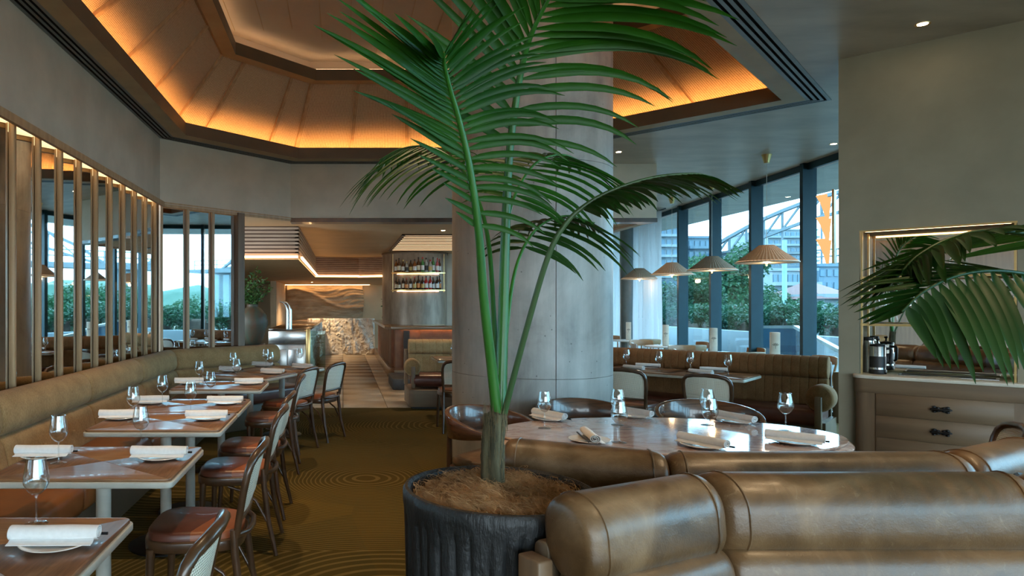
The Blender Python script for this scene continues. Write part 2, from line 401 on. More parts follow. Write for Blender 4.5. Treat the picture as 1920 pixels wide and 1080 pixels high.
m['herb'] = leaf('arrangement_leaf', (.02,.06,.012), (.055,.13,.03), .5)
m['bark'] = mk('bark', (.10,.07,.05), (.05,.035,.025), rough=.9)
# ================================================================== ROOM SHELL
ZC, ZB = 3.38, 2.63                      # ceiling, underside of the dropped panels
XL = -2.1
PENT = [(XL,-.41), (4.57,6.26), (1.76,9.07), (-.71,9.07), (XL,7.68)]   # ceiling opening
def wx(Y): return 6.32+.065*(Y-8.53)     # glazing line
def ceil_mesh(outer, hole, z):
    polys = [[Vector((*p,z)) for p in outer], [Vector((*p,z)) for p in hole]]
    tri = tessellate_polygon(polys); flat = polys[0]+polys[1]
    b = MB(); b.add(flat, [tuple(t) for t in tri]); return b
# carpet floor
fl = MB().box(-4.6,8.2,-4.5,9.55,-.08,0).build('floor', m['carpet'], smooth=False); struct(fl, 'olive patterned carpet with curving ribbed lines')
fs = MB().box(-7,9.2,9.55,26,-.08,-.012).build('floor', m['grout'], smooth=False); struct(fs, 'pale stone tiled aisle beyond the carpet')
tile_me = MB().box(-.316,.316,-.346,.346,-.012,.0).build('tile', m['tile'], fs, bev=.003, seg=1)
tile_me.location = (.32,9.91,0)
for i in range(-8,4):
    for j in range(0,15):
        if (i,j) == (0,0): continue
        if -3 <= i <= 3: link_mesh('tile', tile_me.data, fs, (.32+.64*i, 9.91+.70*j, random.uniform(-.001,.001)))
EX = MB().box(2.9,9.2,9.56,26,-.012,.0).build('paving', m['tile'], fs, smooth=False)
EX2 = MB().box(-7,-1.93,9.56,26,-.012,.0).build('paving', m['tile'], fs, smooth=False)
EX3 = MB().box(-1.93,2.9,20.06,26,-.012,.0).build('paving', m['tile'], fs, smooth=False)
# flat ceiling with the vault opening
cl = ceil_mesh([(-2.4,-4.5),(8.2,-4.5),(8.2,26),(4.25,26),(4.25,9.25),(-.71,9.25),(-2.4,7.7)], PENT, ZC).build('ceiling', m['ceil'], smooth=False)
struct(cl, 'grey polished plaster ceiling around the lit vault')
top = MB().box(-7,9,-5,27,5.0,5.1).build('roof_slab', m['black'], cl, smooth=False)
# --- vault
va = sroot('ceiling', 'vaulted ceiling lined with woven panels lit by a hidden amber strip')
def ringband(d0, z0, d1, z1, mat, name, P=PENT, thick=0):
    a = offset_poly(P, d0); b = offset_poly(P, d1); n = len(P); B = MB()
    for i in range(n):
        j = (i+1)%n
        B.add([(*a[i],z0),(*a[j],z0),(*b[j],z1),(*b[i],z1)], [(0,1,2,3)])
    return B.build(name, mat, va, smooth=False)
# slot diffusers: alternating ribs and black slots
dd = [0,.03,.05,.075,.095,.12,.14,.17]
for k in range(7):
    if k % 2 == 0: ringband(dd[k],ZC-.004,dd[k+1],ZC-.004,m['slotgrey'],'diffuser_rib')
    else: ringband(dd[k],ZC+.03,dd[k+1],ZC+.03,m['black'],'diffuser_slot')
ringband(0,ZC-.004,0,ZC+.04,m['slotgrey'],'diffuser_edge')
for k in (1,3,5): ringband(dd[k],ZC-.004,dd[k],ZC+.03,m['black'],'slot_side'); ringband(dd[k+1],ZC-.004,dd[k+1],ZC+.03,m['black'],'slot_side')
ringband(.17,ZC-.004,.33,ZC-.004,m['bronze'],'cove_soffit')
ringband(.33,ZC-.004,.33,3.52,m['bronze_dark'],'cove_lip')
ringband(.33,3.52,.31,3.52,m['bronze_dark'],'cove_lip_top')
ringband(.31,3.52,.31,3.44,m['bronze_dark'],'cove_lip_back')
ringband(.31,3.44,.08,3.44,m['cream'],'cove_tray')
ringband(.300,3.452,.278,3.452,m['led'],'led_strip')
m['led_up'] = emit('led_up', (1,.62,.32), 4)
# woven panels and battens
lo = offset_poly(PENT,.10); hi = offset_poly(PENT,.78); ZL, ZH = 3.44, 4.24
fr = {0:[k/10 for k in range(1,10)], 1:[.26,.5,.74], 2:[.36,.68], 3:[.24,.77], 4:[k/9+.02 for k in range(1,9)]}
for i in range(5):
    j = (i+1)%5; A, B_, C_, D_ = Vector((*lo[i],ZL)), Vector((*lo[j],ZL)), Vector((*hi[j],ZH)), Vector((*hi[i],ZH))
    cuts = [0]+fr[i]+[1]
    nrm = (B_-A).cross(D_-A).normalized()
    if nrm.z > 0: nrm = -nrm
    for k in range(len(cuts)-1):
        u, v = cuts[k], cuts[k+1]
        MB().quad_uv(A.lerp(B_,u), A.lerp(B_,v), D_.lerp(C_,v), D_.lerp(C_,u), 4, 4).build('woven_panel', m['woven'], va, smooth=False)
    for u in fr[i]+[0]:
        a = A.lerp(B_,u); c = D_.lerp(C_,u)
        MB().beam(a+nrm*.012, c+nrm*.012, .035 if u else .05, .026, nrm).build('batten', m['timber'], va, smooth=False)
# upper frame, recess and flat top
ringband(.74,4.225,.79,4.195,m['timber'],'upper_moulding')
ringband(.79,4.195,.93,4.195,m['bronze'],'upper_frame')
ringband(.93,4.195,.93,4.33,m['bronze_dark'],'upper_frame_side')
ringband(.93,4.33,.86,4.33,m['bronze_dark'],'upper_tray')
ringband(.89,4.345,.875,4.345,m['led_up'],'led_strip')
ringband(.72,4.22,.72,4.50,m['ceil_up'],'upper_wall')
tp = MB(); pp = offset_poly(PENT,.70); tp.add([(*p,4.50) for p in pp],[tuple(range(5))]); tp.build('upper_ceiling', m['ceil_up'], va, smooth=False)
for k in range(12):                                     # fine board joints of the upper ceiling
    MB().box(-1.2+.32*k,-1.193+.32*k,1.7+.32*k*.95,7.4 if k<2 else 8.1-.25*abs(k-5),4.494,4.4985).build('board_joint', m['plaster_warm'], va, smooth=False)
# --- left wall: upper panel, mirrors, fins
wl = sroot('wall_left', 'plaster wall above a row of mirrors split by timber fins')
MB().box(XL-.26,XL,-4.5,7.68,ZB,ZC+.02).build('upper_panel', m['plaster'], wl, smooth=False)
d45 = Vector((1,1,0)).normalized(); n45 = Vector((1,-1,0)).normalized()
Cn = Vector((XL,7.68,0)); Bn = Vector((-.71,9.07,0))
def slab(a, b, t, z0, z1, name, mat, par, sm=False):     # vertical slab, thickness to the left of a->b
    a = Vector((a[0],a[1],0)); b = Vector((b[0],b[1],0)); d = (b-a).normalized(); n = Vector((-d.y,d.x,0))*t
    return MB().prism([a.xy,b.xy,(b+n).xy,(a+n).xy], z0, z1).build(name, mat, par, smooth=sm)
slab(Cn, Bn, .12, ZB, ZC+.02, 'upper_panel', m['plaster'], wl)
# bottom trim; soffit faces made to glow as if lit by hidden strip
slab((XL+.05,-4.5),(XL+.05,7.70),.03,ZB-.035,ZB+.02,'trim',m['timber'],wl)
slab(Vector((XL+.05,7.70)), (-.66,9.09), .03, ZB-.035, ZB+.02,'trim',m['timber'],wl)
slab((XL+.005,-4.5),(XL+.005,7.68),.16,ZB-.006,ZB-.0032,'soffit_glow_strip',m['soffit_glow'],wl)
slab(Cn+n45*.01, Bn+n45*.01-d45*.85, .05, ZB-.006, ZB-.0032,'soffit_glow_strip',m['soffit_glow'],wl)
slab((XL+.03,-4.5),(XL+.03,7.69),.25,ZB-.003,ZB,'trim_soffit',m['cream'],wl)
slab(Cn+n45*.03,Bn+n45*.03,.10,ZB-.003,ZB,'trim_soffit',m['cream'],wl)
MB().box(XL-.26,XL-.17,-4.5,7.68,0,ZB).build('backing', m['oak'], wl, smooth=False)
slab(Cn-n45*.06-d45*.02, Cn+d45*1.13-n45*.06, .1, 0, ZB, 'backing', m['oak'], wl)
finY = [7.16-.36*k for k in range(-1,20)]
for k, y in enumerate(finY):
    y1 = y+.36 if k else 7.68
    MB().box(XL-.032,XL+.006,y-.017,y+.017,.5,ZB-.004).build('fin', m['timber'], wl, bev=.004, seg=1)
    ya, yb = y+.018, (y1-.018 if k else 7.66)
    xb = XL-.150+.36*(yb-ya)
    MB().prism([(XL-.150,ya),(xb,yb),(xb-.007,yb+.003),(XL-.157,ya+.003)],.5,ZB-.007).build('mirror_panel', m['mirror'], wl, smooth=False)
    MB().prism([(XL-.028,ya),(XL-.150,ya),(XL-.150,ya-.004),(XL-.028,ya-.004)],.5,ZB-.004).build('mirror_return', m['mirror'], wl, smooth=False)
for k, t in enumerate((.02,.37,.725)):
    p = Cn+d45*t
    slab(p-d45*.017-n45*.032, p+d45*.017-n45*.032, -.038, .5, ZB-.004, 'fin', m['timber'], wl)
    slab(p+d45*.02-n45*.038, p+d45*.335-n45*.038, .007, .5, ZB-.004, 'mirror_panel', m['mirror'], wl)
p = Cn+d45*1.12
slab(p-d45*.05-n45*.10, p+d45*.05-n45*.10, -.14, 0, ZB-.004, 'end_post', m['oak'], wl)
# --- back beam and low ceilings
wb = sroot('wall_back', 'plaster beam face above the opening to the bar')
MB().box(-.71,4.25,9.07,9.25,ZB,ZC+.02).build('beam', m['plaster'], wb, smooth=False)
MB().box(-.71,4.25,9.045,9.27,ZB-.045,ZB+.012).build('beam_trim', m['walnut'], wb, smooth=False)
MB().box(4.13,4.25,9.25,26,ZB-.03,ZC+.02).build('beam_return', m['plaster'], wb, smooth=False)
cb = sroot('ceiling', 'low warm plaster ceiling over the bar')
MB().prism([(-6,8.3),(-1.5,8.3),(-.72,9.12),(-.72,9.26),(1.0,9.26),(1.0,16.6),(-6,16.6)],ZB,ZB+.04).build('low_ceiling', m['plaster_warm'], cb, smooth=False)
for q in ((1.0,4.13,9.26,11.0),(3.4,4.13,11.0,16.6),(1.0,3.4,14.2,16.6),(-6,4.13,16.6,26)):
    MB().box(*q,ZB,ZB+.04).build('low_ceiling', m['plaster_warm'], cb, smooth=False)
m['led_line'] = emit('led_line', (1,.66,.36), .6)
m['led_bar'] = emit('led_bar', (1,.58,.26), 2.6)
# slatted recess above the bar
for k in range(11):
    MB().box(1.02,3.38,11.04+.29*k,11.24+.29*k,ZB+.01,ZB+.06).build('ceiling_slat', m['slat'], cb, smooth=False)
    MB().box(1.05,3.35,11.255+.29*k,11.285+.29*k,ZB+.004,ZB+.010).build('led_strip', m['led_line'], cb, smooth=False)
MB().box(1.0,3.4,11.0,14.2,ZB+.14,ZB+.15).build('recess_back', m['plaster_warm'], cb, smooth=False)
for q in ((.97,1.02,10.97,14.2),(.97,3.4,10.97,11.02)): MB().box(*q,ZB-.02,ZB+.14).build('recess_trim', m['walnut'], cb, smooth=False)
# slatted bulkheads
def bulkhead(a, b, z0, z1, n, led=True):
    a = Vector((*a,0)); b = Vector((*b,0)); d = (b-a).normalized(); nn = Vector((d.y,-d.x,0))
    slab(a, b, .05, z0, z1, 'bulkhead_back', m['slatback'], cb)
    h = (z1-z0-.03)/n
    for k in range(n):
        z = z0+.035+h*k
        MB().beam(a+nn*.008+Vector((0,0,z+h*.35)), b+nn*.008+Vector((0,0,z+h*.35)), .014, h*.58).build('bulkhead_slat', m['slat'], cb, smooth=False)
    if led: MB().beam(a+nn*.05+Vector((0,0,z0+.006)), b+nn*.05+Vector((0,0,z0+.016)), .03, .034).build('led_strip', m['led_bar'], cb, smooth=False)
ZK = 2.16
bulkhead((-4.5,9.9),(-.66,9.9),ZK,ZB,8)
bulkhead((-.66,9.9),(-.66,16.0),ZK,ZB,8)
bulkhead((-.66,16.0),(.38,16.25),ZK,ZB,10)
bulkhead((.38,16.25),(1.1,16.0),ZK,ZB,10)
MB().box(-4.5,-.66,9.92,16,ZK-.02,ZK).build('hood_soffit', m['bronze'], cb, smooth=False)
MB().prism([(-4.5,16.0),(-.66,16.0),(.38,16.25),(1.1,16.0),(2.2,16.0),(2.2,21.6),(-4.5,21.6)],ZK-.02,ZK).build('rear_soffit', m['plaster_warm'], cb, smooth=False)
# rear walls
wr = sroot('wall_rear', 'warm rear wall behind the carved stone panel')
MB().box(-5,4.3,21.6,21.8,0,ZB).build('wall_face', m['plaster_warm'], wr, smooth=False)
MB().box(-4.6,-4.5,8.3,21.6,0,ZB).build('wall_face', m['plaster_warm'], wr, smooth=False)
MB().box(-2.0,-1.84,18.5,21.6,0,ZK).build('wall_nib', m['plaster_warm'], wr, smooth=False)
MB().box(2.6,4.2,15.2,15.35,0,ZB).build('wall_screen', m['plaster'], wr, smooth=False)
# --- wall behind the camera with its own glazing, outer ends
wk = sroot('wall_behind', 'wall behind the viewer with tall windows')
MB().box(-2.3,-1.6,-4.5,-4.3,0,ZC).build('pier', m['plaster'], wk, smooth=False)
MB().box(-1.6,5.6,-4.5,-4.3,2.75,ZC).build('lintel', m['plaster'], wk, smooth=False)
for k in range(7): MB().box(-1.65+1.2*k,-1.55+1.2*k,-4.45,-4.33,0,2.75).build('mullion', m['mullion'], wk, smooth=False)
we = sroot('wall_end', 'plain end wall of the far dining room')
MB().box(4.2,7.6,25.8,26,0,ZC).build('wall_face', m['plaster'], we, smooth=False)
# --- glazing
YW = [9.05+1.28*k for k in range(-10,13)]
for k in range(len(YW)-1):
    a = Vector((wx(YW[k]),YW[k],0)); b = Vector((wx(YW[k+1]),YW[k+1],0)); d = (b-a).normalized(); n = Vector((d.y,-d.x,0))
    w = sroot('window_%d' % (k+1), 'floor to ceiling glazing bay in teal aluminium')
    slab(a+d*.05, b-d*.02, .012, .10, 3.29, 'pane', m['glass'], w)
    ml = MB().prism([(a-d*.035-n*.15).xy,(a+d*.035-n*.15).xy,(a+d*.035+n*.03).xy,(a-d*.035+n*.03).xy],0,ZC).build('mullion', m['mullion'], w, smooth=False)
    slab(a-n*.03, b-n*.03, .06, 3.29, ZC, 'head_rail', m['mullion'], w)
    slab(a-n*.03, b-n*.03, .06, 0, .10, 'sill_rail', m['mullion'], w)
# --- concrete column with a formwork joint
c0 = (1.58,5.65); R = .65; ring = []
aj = radians(-89)
N = 96
for k in range(N):
    a = aj + 2*pi*k/N; r = R-.008 if k == 0 else R
    if k in (0,):
        for da, r in ((-.006,R),(-.004,R-.010),(.004,R-.010),(.006,R)): ring.append((c0[0]+r*cos(a+da), c0[1]+r*sin(a+da)))
    else: ring.append((c0[0]+R*cos(a), c0[1]+R*sin(a)))
cc = sroot('concrete_column', 'huge round board marked concrete column behind the palm'); cc['category'] = 'column'
for z0, z1 in ((0,.9),(.903,2.55),(2.553,4.5)):
    MB().prism(ring, z0, z1).build('pour', m['concrete'], cc, ang=20)
# --- partition block on the right with a mirrored niche
pb = sroot('wall_right', 'plaster partition with a mirrored niche'); pb.location = (3.88,5.24,0); pb.rotation_euler.z = -pi/4
NS0, NS1, NZ0, NZ1, ND = .13, .987, .93, 2.03, .34
BW, BD = 2.6, .62
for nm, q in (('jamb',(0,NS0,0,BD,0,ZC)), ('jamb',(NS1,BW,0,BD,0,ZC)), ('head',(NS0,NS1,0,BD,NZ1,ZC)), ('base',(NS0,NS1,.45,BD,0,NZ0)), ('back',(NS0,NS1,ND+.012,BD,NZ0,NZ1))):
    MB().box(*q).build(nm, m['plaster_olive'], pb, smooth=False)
MB().box(NS0,NS1,ND,ND+.01,NZ0,NZ1).build('mirror_panel', m['mirror'], pb, smooth=False)
for x in (NS0+.008,NS1-.016):
    for y in (.006,ND-.02): MB().box(x,x+.012,y,y+.012,NZ0,NZ1).build('brass_upright', m['brass'], pb, smooth=False)
MB().box(NS0,NS1,0,.025,NZ1-.012,NZ1).build('brass_head', m['brass'], pb, smooth=False)
MB().box(NS0+.03,NS1-.03,.05,.062,NZ1-.010,NZ1-.003).build('led_strip', m['led_soft'], pb, smooth=False)
# ================================================================== PROTOTYPES
ORD = ['nearest','second','third','fourth','fifth','sixth','seventh','eighth','ninth','tenth','eleventh','twelfth']
used = {}
def place(proto, loc, rotz, label, group=None):
    k = proto.name
    if k not in used:
        used[k] = 1; proto.location = loc; proto.rotation_euler = (0,0,rotz); tag(proto, label, None, group); return proto
    return dup(proto, loc, rotz, label, group)
def arc(c, r0, r1, a0, a1, n, z=0): return [(c[0]+r0*cos(a0+(a1-a0)*k/n), c[1]+r1*sin(a0+(a1-a0)*k/n), z) for k in range(n+1)]
# --- cane bistro chair, sitter looks towards +Y
def cane_chair():
    t = thing('cane_chair', '', 'chair')
    out = [(-.19,-.20),(.19,-.20),(.225,.16),(.19,.215),(-.19,.215),(-.225,.16)]
    def seatpoly(g):
        pts = []
        for k in range(36):
            a = 2*pi*k/36; ca, sa = cos(a), sin(a); e = 3.4
            x = (abs(ca)**(2/e))*(1 if ca>0 else -1); y = (abs(sa)**(2/e))*(1 if sa>0 else -1)
            pts.append((x*(.205+.022*y+g), y*(.215+g)))
        return pts
    MB().prism(seatpoly(0), .405, .455).build('seat_frame', m['walnut'], t, bev=.008)
    pad = seatpoly(-.012)
    def half(sel, z0, z1):
        cut = []
        for k in range(len(pad)):
            p, q = pad[k], pad[(k+1)%len(pad)]; fp = p[1]+.06+p[0]*.30; fq = q[1]+.06+q[0]*.30
            if fp*sel >= 0: cut.append(p)
            if fp*fq < 0: u = fp/(fp-fq); cut.append((p[0]+(q[0]-p[0])*u, p[1]+(q[1]-p[1])*u))
        cx = sum(p[0] for p in cut)/len(cut); cy = sum(p[1] for p in cut)/len(cut)
        rings = [[(x,y,z0) for x,y in cut], [(x,y,z1-.012) for x,y in cut]]
        for g, dz in ((.97,.005),(.90,0)): rings.append([(x*g,y*g if sel*y>0 and abs(y)>.08 else y,z1-dz) for x,y in cut])
        return MB().loft(rings)
    half(1,.452,.492).build('seat_pad', m['brown_leather'], t, ang=60)
    half(-1,.452,.4915).build('seat_inset', m['tan_leather'], t, ang=60)
    for s in (-1,1):
        MB().tube([(s*.185,.165,.42),(s*.19,.172,.2),(s*.198,.185,.002)],[.019,.017,.012],10).build('leg', m['walnut'], t)
        MB().tube([(s*.178,-.185,.50),(s*.180,-.19,.40),(s*.183,-.215,.2),(s*.195,-.262,.002)],[.017,.018,.016,.012],10).build('leg', m['walnut'], t)
        MB().tube([(s*.186,-.205,.20),(s*.188,-.14,.32),(s*.189,-.06,.375),(s*.19,.02,.40)],.009,8).build('brace', m['walnut'], t)
    def bk(x, z): return -.195-.28*max(0,z-.46)**1.35-.035*(1-(x/.2)**2)*min(1,max(0,(z-.46)*6))
    pts = [(-.178,.47),(-.186,.56),(-.196,.66),(-.198,.74),(-.188,.785),(-.160,.812),(-.10,.826),(0,.832)]
    pts = pts + [(-x,z) for x,z in pts[-2::-1]]
    MB().tube([(x,bk(x,z),z) for x,z in pts],[.016,.016,.0165,.017,.018,.0185,.019,.019,.019,.0185,.018,.017,.0165,.016,.016],10).build('back_frame', m['walnut'], t)
    MB().tube([(x,bk(x,.545),.545) for x in (-.183,-.12,-.06,0,.06,.12,.183)],.013,8).build('lower_rail', m['walnut'], t)
    MB().tube([(x,y,z) for x,y,z in [(-.178,-.19,.475),(-.10,-.235,.47),(0,-.245,.468),(.10,-.235,.47),(.178,-.19,.475)]],.013,8).build('seat_hoop', m['walnut'], t)
    B = MB(); B.uv = {}; nx, nz = 8, 7
    def hw(z): 
        for (x0,z0),(x1,z1) in zip(pts[:7],pts[1:8]):
            if z0 <= z <= z1: return -(x0+(x1-x0)*(z-z0)/(z1-z0))
        return .1
    for j in range(nz+1):
        z = .55+(.818-.55)*j/nz; w = hw(z)-.008
        for i in range(nx+1):
            x = -w+2*w*i/nx; B.uv[len(B.v)] = (x+.5, z); B.v.append((x, bk(x,z), z))
    for j in range(nz):
        for i in range(nx): k = j*(nx+1)+i; B.f.append((k,k+1,k+nx+2,k+nx+1))
    B.build('cane_webbing', m['cane'], t)
    return t
CANE = cane_chair()
# --- wine glass
def wine_glass():
    t = thing('wine_glass', '', 'glass')
    MB().lathe([(.006,.095),(.016,.098),(.030,.112),(.039,.130),(.0405,.142),(.038,.165),(.033,.190),(.0295,.212),(.0285,.212),(.032,.190),(.037,.165),(.0393,.142),(.0378,.131),(.029,.1135),(.015,.100),(.003,.098)],28,cap=False).build('bowl', m['wineglass'], t, ang=70)
    MB().lathe([(.0075,.007),(.0045,.014),(.0036,.03),(.0034,.08),(.005,.092),(.008,.097)],10).build('stem', m['wineglass'], t, ang=70)
    MB().lathe([(.036,0),(.0365,.0015),(.020,.004),(.0075,.008)],28).build('foot', m['wineglass'], t, ang=70)
    return t
GLASS = wine_glass()
# --- plate, napkin roll
def plate():
    t = thing('side_plate', '', 'plate')
    MB().lathe([(.055,0),(.060,0),(.102,.012),(.105,.0145),(.103,.016),(.072,.0085),(.0,.007)],40,cap=True).build('dish', m['china'], t, ang=50)
    return t
PLATE = plate()
def napkin():
    t = thing('napkin_roll', '', 'napkin')      # runs along X, rests at z=0
    prof = []
    n = 46
    for k in range(n+1):
        a = 5.2*pi*k/n; r = .007+.0215*(k/n); prof.append((r*cos(a+.6), .78*r*sin(a+.6)))
    inner = [((x*(1-.0028/max(.004,sqrt(x*x+z*z)))), z*(1-.0028/max(.004,sqrt(x*x+z*z)))) for x,z in prof][::-1]
    loop = prof+inner
    rings = []
    for s in (-.128,-.122,-.05,.04,.122,.128):
        k = 1.0+.04*sin(s*40); rings.append([(s, y*k, .0235+z*k) for y,z in loop])
    MB().loft(rings, cap=True).build('cloth', m['linen'], t, ang=55)
    MB().loft([[(s, y, z) for y,z in ((-.022,.007),(-.034,.001),(-.052,.0),(-.052,.002),(-.034,.004),(-.022,.011))] for s in (-.122,0,.120)]).build('cloth_fold', m['linen'], t)
    MB().tube([(-.12,.029,.006),(.02,.031,.006),(.142,.032,.007)],[.003,.004,.0045],8).build('knife', m['blackmetal'], t)
    return t
NAP = napkin()
# --- walnut table with painted edge
def wood_table():
    t = thing('dining_table', '', 'table'); hx, hy = .39, .32
    MB().prism(rpoly(-hx,hx,-hy,hy,.028),.712,.738).build('edge_band', m['edgewhite'], t, bev=.005)
    c = (0,0); q = rpoly(-hx+.008,hx-.008,-hy+.008,hy-.008,.024)
    quads = [[],[],[],[]]
    P = [(hx-.008,-hy+.008),(hx-.008,hy-.008),(-hx+.008,hy-.008),(-hx+.008,-hy+.008)]
    for k in range(4):
        a, b = P[k], P[(k+1)%4]; g = .0004
        mx, my = (a[0]+b[0])/2, (a[1]+b[1])/2
        l = sqrt(mx*mx+my*my); dx, dy = mx/l*g, my/l*g
        u = .022/sqrt((a[0]-b[0])**2+(a[1]-b[1])**2)
        a1 = (a[0]+(b[0]-a[0])*u, a[1]+(b[1]-a[1])*u); b1 = (b[0]+(a[0]-b[0])*u, b[1]+(a[1]-b[1])*u)
        ac = (a[0]*.975, a[1]*.975); bc = (b[0]*.975, b[1]*.975)
        MB().prism([(dx,dy),(ac[0]+dx,ac[1]+dy),a1,b1,(bc[0]+dx,bc[1]+dy)],.738,.75).build('veneer_quarter', m['veneer_a'] if k % 2 else m['veneer_b'], t, bev=.0012, seg=1)
    MB().lathe([(.033,.012),(.033,.70),(.06,.712)],20).build('pedestal', m['edgewhite'], t)
    MB().lathe([(.22,0),(.22,.008),(.20,.014),(.034,.018)],36).build('base', m['blackmetal'], t)
    return t
TABLE = wood_table()
# ================================================================== LEFT ROW
def settings(cx, cy, rz, tname, plates, glasses, grp, zt=.75):
    c, s = cos(rz), sin(rz)
    for (x, y, a, side) in plates:
        X, Y = cx+c*x-s*y, cy+s*x+c*y
        place(PLATE, (X,Y,zt), 0, 'white side plate under a napkin, %s %s' % (side, tname), grp+' plates')
        place(NAP, (X-.004,Y,zt+.0145), rz+a, 'rolled white napkin on a plate, %s %s' % (side, tname), grp+' napkins')
    for (x, y, side) in glasses:
        X, Y = cx+c*x-s*y, cy+s*x+c*y
        place(GLASS, (X,Y,zt), 0, 'empty wine glass, %s %s' % (side, tname), grp+' wine glasses')
LT = [(-1.08,1.905,0),(-1.08,3.02,0),(-1.08,4.085,0),(-1.08,4.74,0),(-1.08,5.945,0),(-.965,6.965,-radians(25)),(-.69,7.555,-radians(25))]
for k, (x, y, r) in enumerate(LT):
    nm = '%s left table from the camera' % ORD[k]
    place(TABLE, (x,y,0), r, 'walnut table with pale edge, %s along the left banquette' % ORD[k], 'tables along the left banquette')
    settings(x, y, r, 'of the '+nm, [(.24,.06,radians(random.uniform(-6,6)),'aisle side'),(-.30,.08,radians(random.uniform(-4,8)),'banquette side')],
             [(-.19,-.03,'banquette side'),(.095,.245,'aisle side')], 'left row')
    cx, cy = x+.43*cos(r), y+.43*sin(r)
    place(CANE, (cx,cy,0), r+pi/2+radians(random.uniform(-3,3)), 'cane backed bistro chair at the %s' % nm, 'cane chairs along the left row')
# --- left banquette
bq = thing('banquette', 'long olive boucle banquette with leather seats below the mirrors', 'banquette')
WB = Vector((XL+.01,0,0))
ups = [(u,z) for u,z in rrect(.02,.235,.70,.955,.085,6)]
def tilt(p, k): return [(u+(.95-z)*k, z) for u, z in p]
up_prof = tilt(rrect(.015,.215,.715,.955,.095,7), .12)
lo_prof = tilt(rrect(.02,.175,.44,.722,.05,5), .22)
seat_prof = rrect(.10,.68,.30,.475,.05,5)
base_prof = rrect(.02,.58,.0,.31,.012,2)
cuts = [.2,1.1,2.4,3.7,5.0,6.3,7.68]
for a, b in zip(cuts[:-1], cuts[1:]):
    t1 = -.414 if b == 7.68 else 0
    for prof, nm, mt in ((up_prof,'back_roll',m['olive']),(lo_prof,'back_pad',m['olive']),(seat_prof,'seat_cushion',m['bench_leather'])):
        o = cushion((XL,a),(XL,b),prof,0,t1,e=.04).build(nm, mt, bq, ang=60)
        if nm == 'seat_cushion' and b != 7.68: pass
    cushion((XL,a),(XL,b),base_prof,0,t1,e=.002,inset=0).build('plinth', m['bronze_dark'], bq, ang=30)
    for f in (.33,.67): MB().lathe([(.0,-.004),(.013,-.002),(.010,.004),(.0,.006)],12).build('button', m['olive'], bq, loc=(XL+.262,a+(b-a)*f,.60))
e2 = Cn+d45*1.62
for prof, nm, mt in ((up_prof,'back_roll',m['olive']),(lo_prof,'back_pad',m['olive']),(seat_prof,'seat_cushion',m['brown_leather']),(base_prof,'plinth',m['bronze_dark'])):
    cushion(Cn.xy,e2.xy,prof,.414,0,e=.05 if nm!='plinth' else .002,inset=.45 if nm!='plinth' else 0).build(nm, mt, bq, ang=60)
MB().beam(e2+Vector((0,0,.42))-n45*-.05, e2+d45*.04+Vector((0,0,.42))+n45*.05, .1,.84).build('end_panel', m['oak'], bq)
# ================================================================== RIGHT 45 DEGREE BANQUETTE
q0 = Vector((2.15,9.35,0)); q1 = Vector((4.84,6.64,0)); 
rb = thing('banquette', 'ribbed olive fabric banquette with brown leather seat near the windows', 'banquette')
def ribbed(prof, p0, p1, n, name, mt, par, t0=0, t1=0, e=.02):
    p0 = Vector((p0[0],p0[1],0)); p1 = Vector((p1[0],p1[1],0))
    for k in range(n):
        cushion(p0.lerp(p1,k/n), p0.lerp(p1,(k+1)/n), prof, t0 if k==0 else 0, t1 if k==n-1 else 0, e=e, inset=.22, mid=2).build(name, mt, par, ang=60)
dq = (q1-q0).normalized(); nq = Vector((dq.y,-dq.x,0))      # right normal points towards camera-left
r_up = tilt(rrect(.0,.17,.735,.955,.08,5), .10); r_lo = tilt(rrect(.02,.14,.46,.74,.04,4), .16)
for f0, f1 in ((0,.36),(.362,.70),(.702,1.0)):
    a, b = q0.lerp(q1,f0), q0.lerp(q1,f1); n = max(4, round((b-a).length/.075))
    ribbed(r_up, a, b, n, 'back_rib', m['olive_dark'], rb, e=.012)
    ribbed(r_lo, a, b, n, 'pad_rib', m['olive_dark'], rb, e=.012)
    cushion(a.xy, b.xy, rrect(.10,.60,.32,.475,.05,5), e=.04).build('seat_cushion', m['brown_leather'], rb, ang=60)
    cushion(a.xy, b.xy, rrect(.0,.54,0,.33,.01,2), e=.002, inset=0).build('plinth', m['bronze_dark'], rb, ang=30)
cushion(q0.xy, q1.xy, rrect(-.06,.0,.10,.90,.02,3), e=.02).build('rear_panel', m['oak'], rb)
def arm_roll(par, c, axis, side, r=.115, L=.22, mt=None):
    """cylindrical end arm on a timber post; axis = horizontal roll direction"""
    c = Vector(c); ax = Vector(axis).normalized()
    prof = [(0,-L/2),(r*.8,-L/2),(r*.95,-L/2+.012),(r,-L/2+.03),(r,L/2-.03),(r*.95,L/2-.012),(r*.8,L/2),(0,L/2)]
    u = ax.cross(Vector((0,0,1))).normalized(); w = Vector((0,0,1))
    rings = [[c+ax*s+u*(rr*cos(2*pi*k/28))+w*(rr*sin(2*pi*k/28)*1.1) for k in range(28)] for rr, s in prof]
    MB().loft(rings).build('arm_roll', mt or m['olive_dark'], par, ang=60)
    p = c+Vector(side)
    MB().box(-.028,.028,-.022,.022,.28,c.z+.02).build('arm_post', m['oak'], par, bev=.008, loc=(p.x,p.y,0), rotz=atan2(ax.y,ax.x)+pi/2)
pe = q1+nq*.46-dq*.0
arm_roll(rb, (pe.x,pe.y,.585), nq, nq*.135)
slab(q1+nq*.02, q1+nq*.56, .05, 0, .36, 'end_panel', m['oak'], rb)
MB().box(-.03,.03,-.03,.03,.30,.80).build('end_post', m['oak'], rb, bev=.006, loc=((q1+dq*.05).x,(q1+dq*.05).y,0), rotz=-pi/4)
RT = [(3.80,6.92),(3.325,7.395)]
RTn = ['nearer', 'farther']
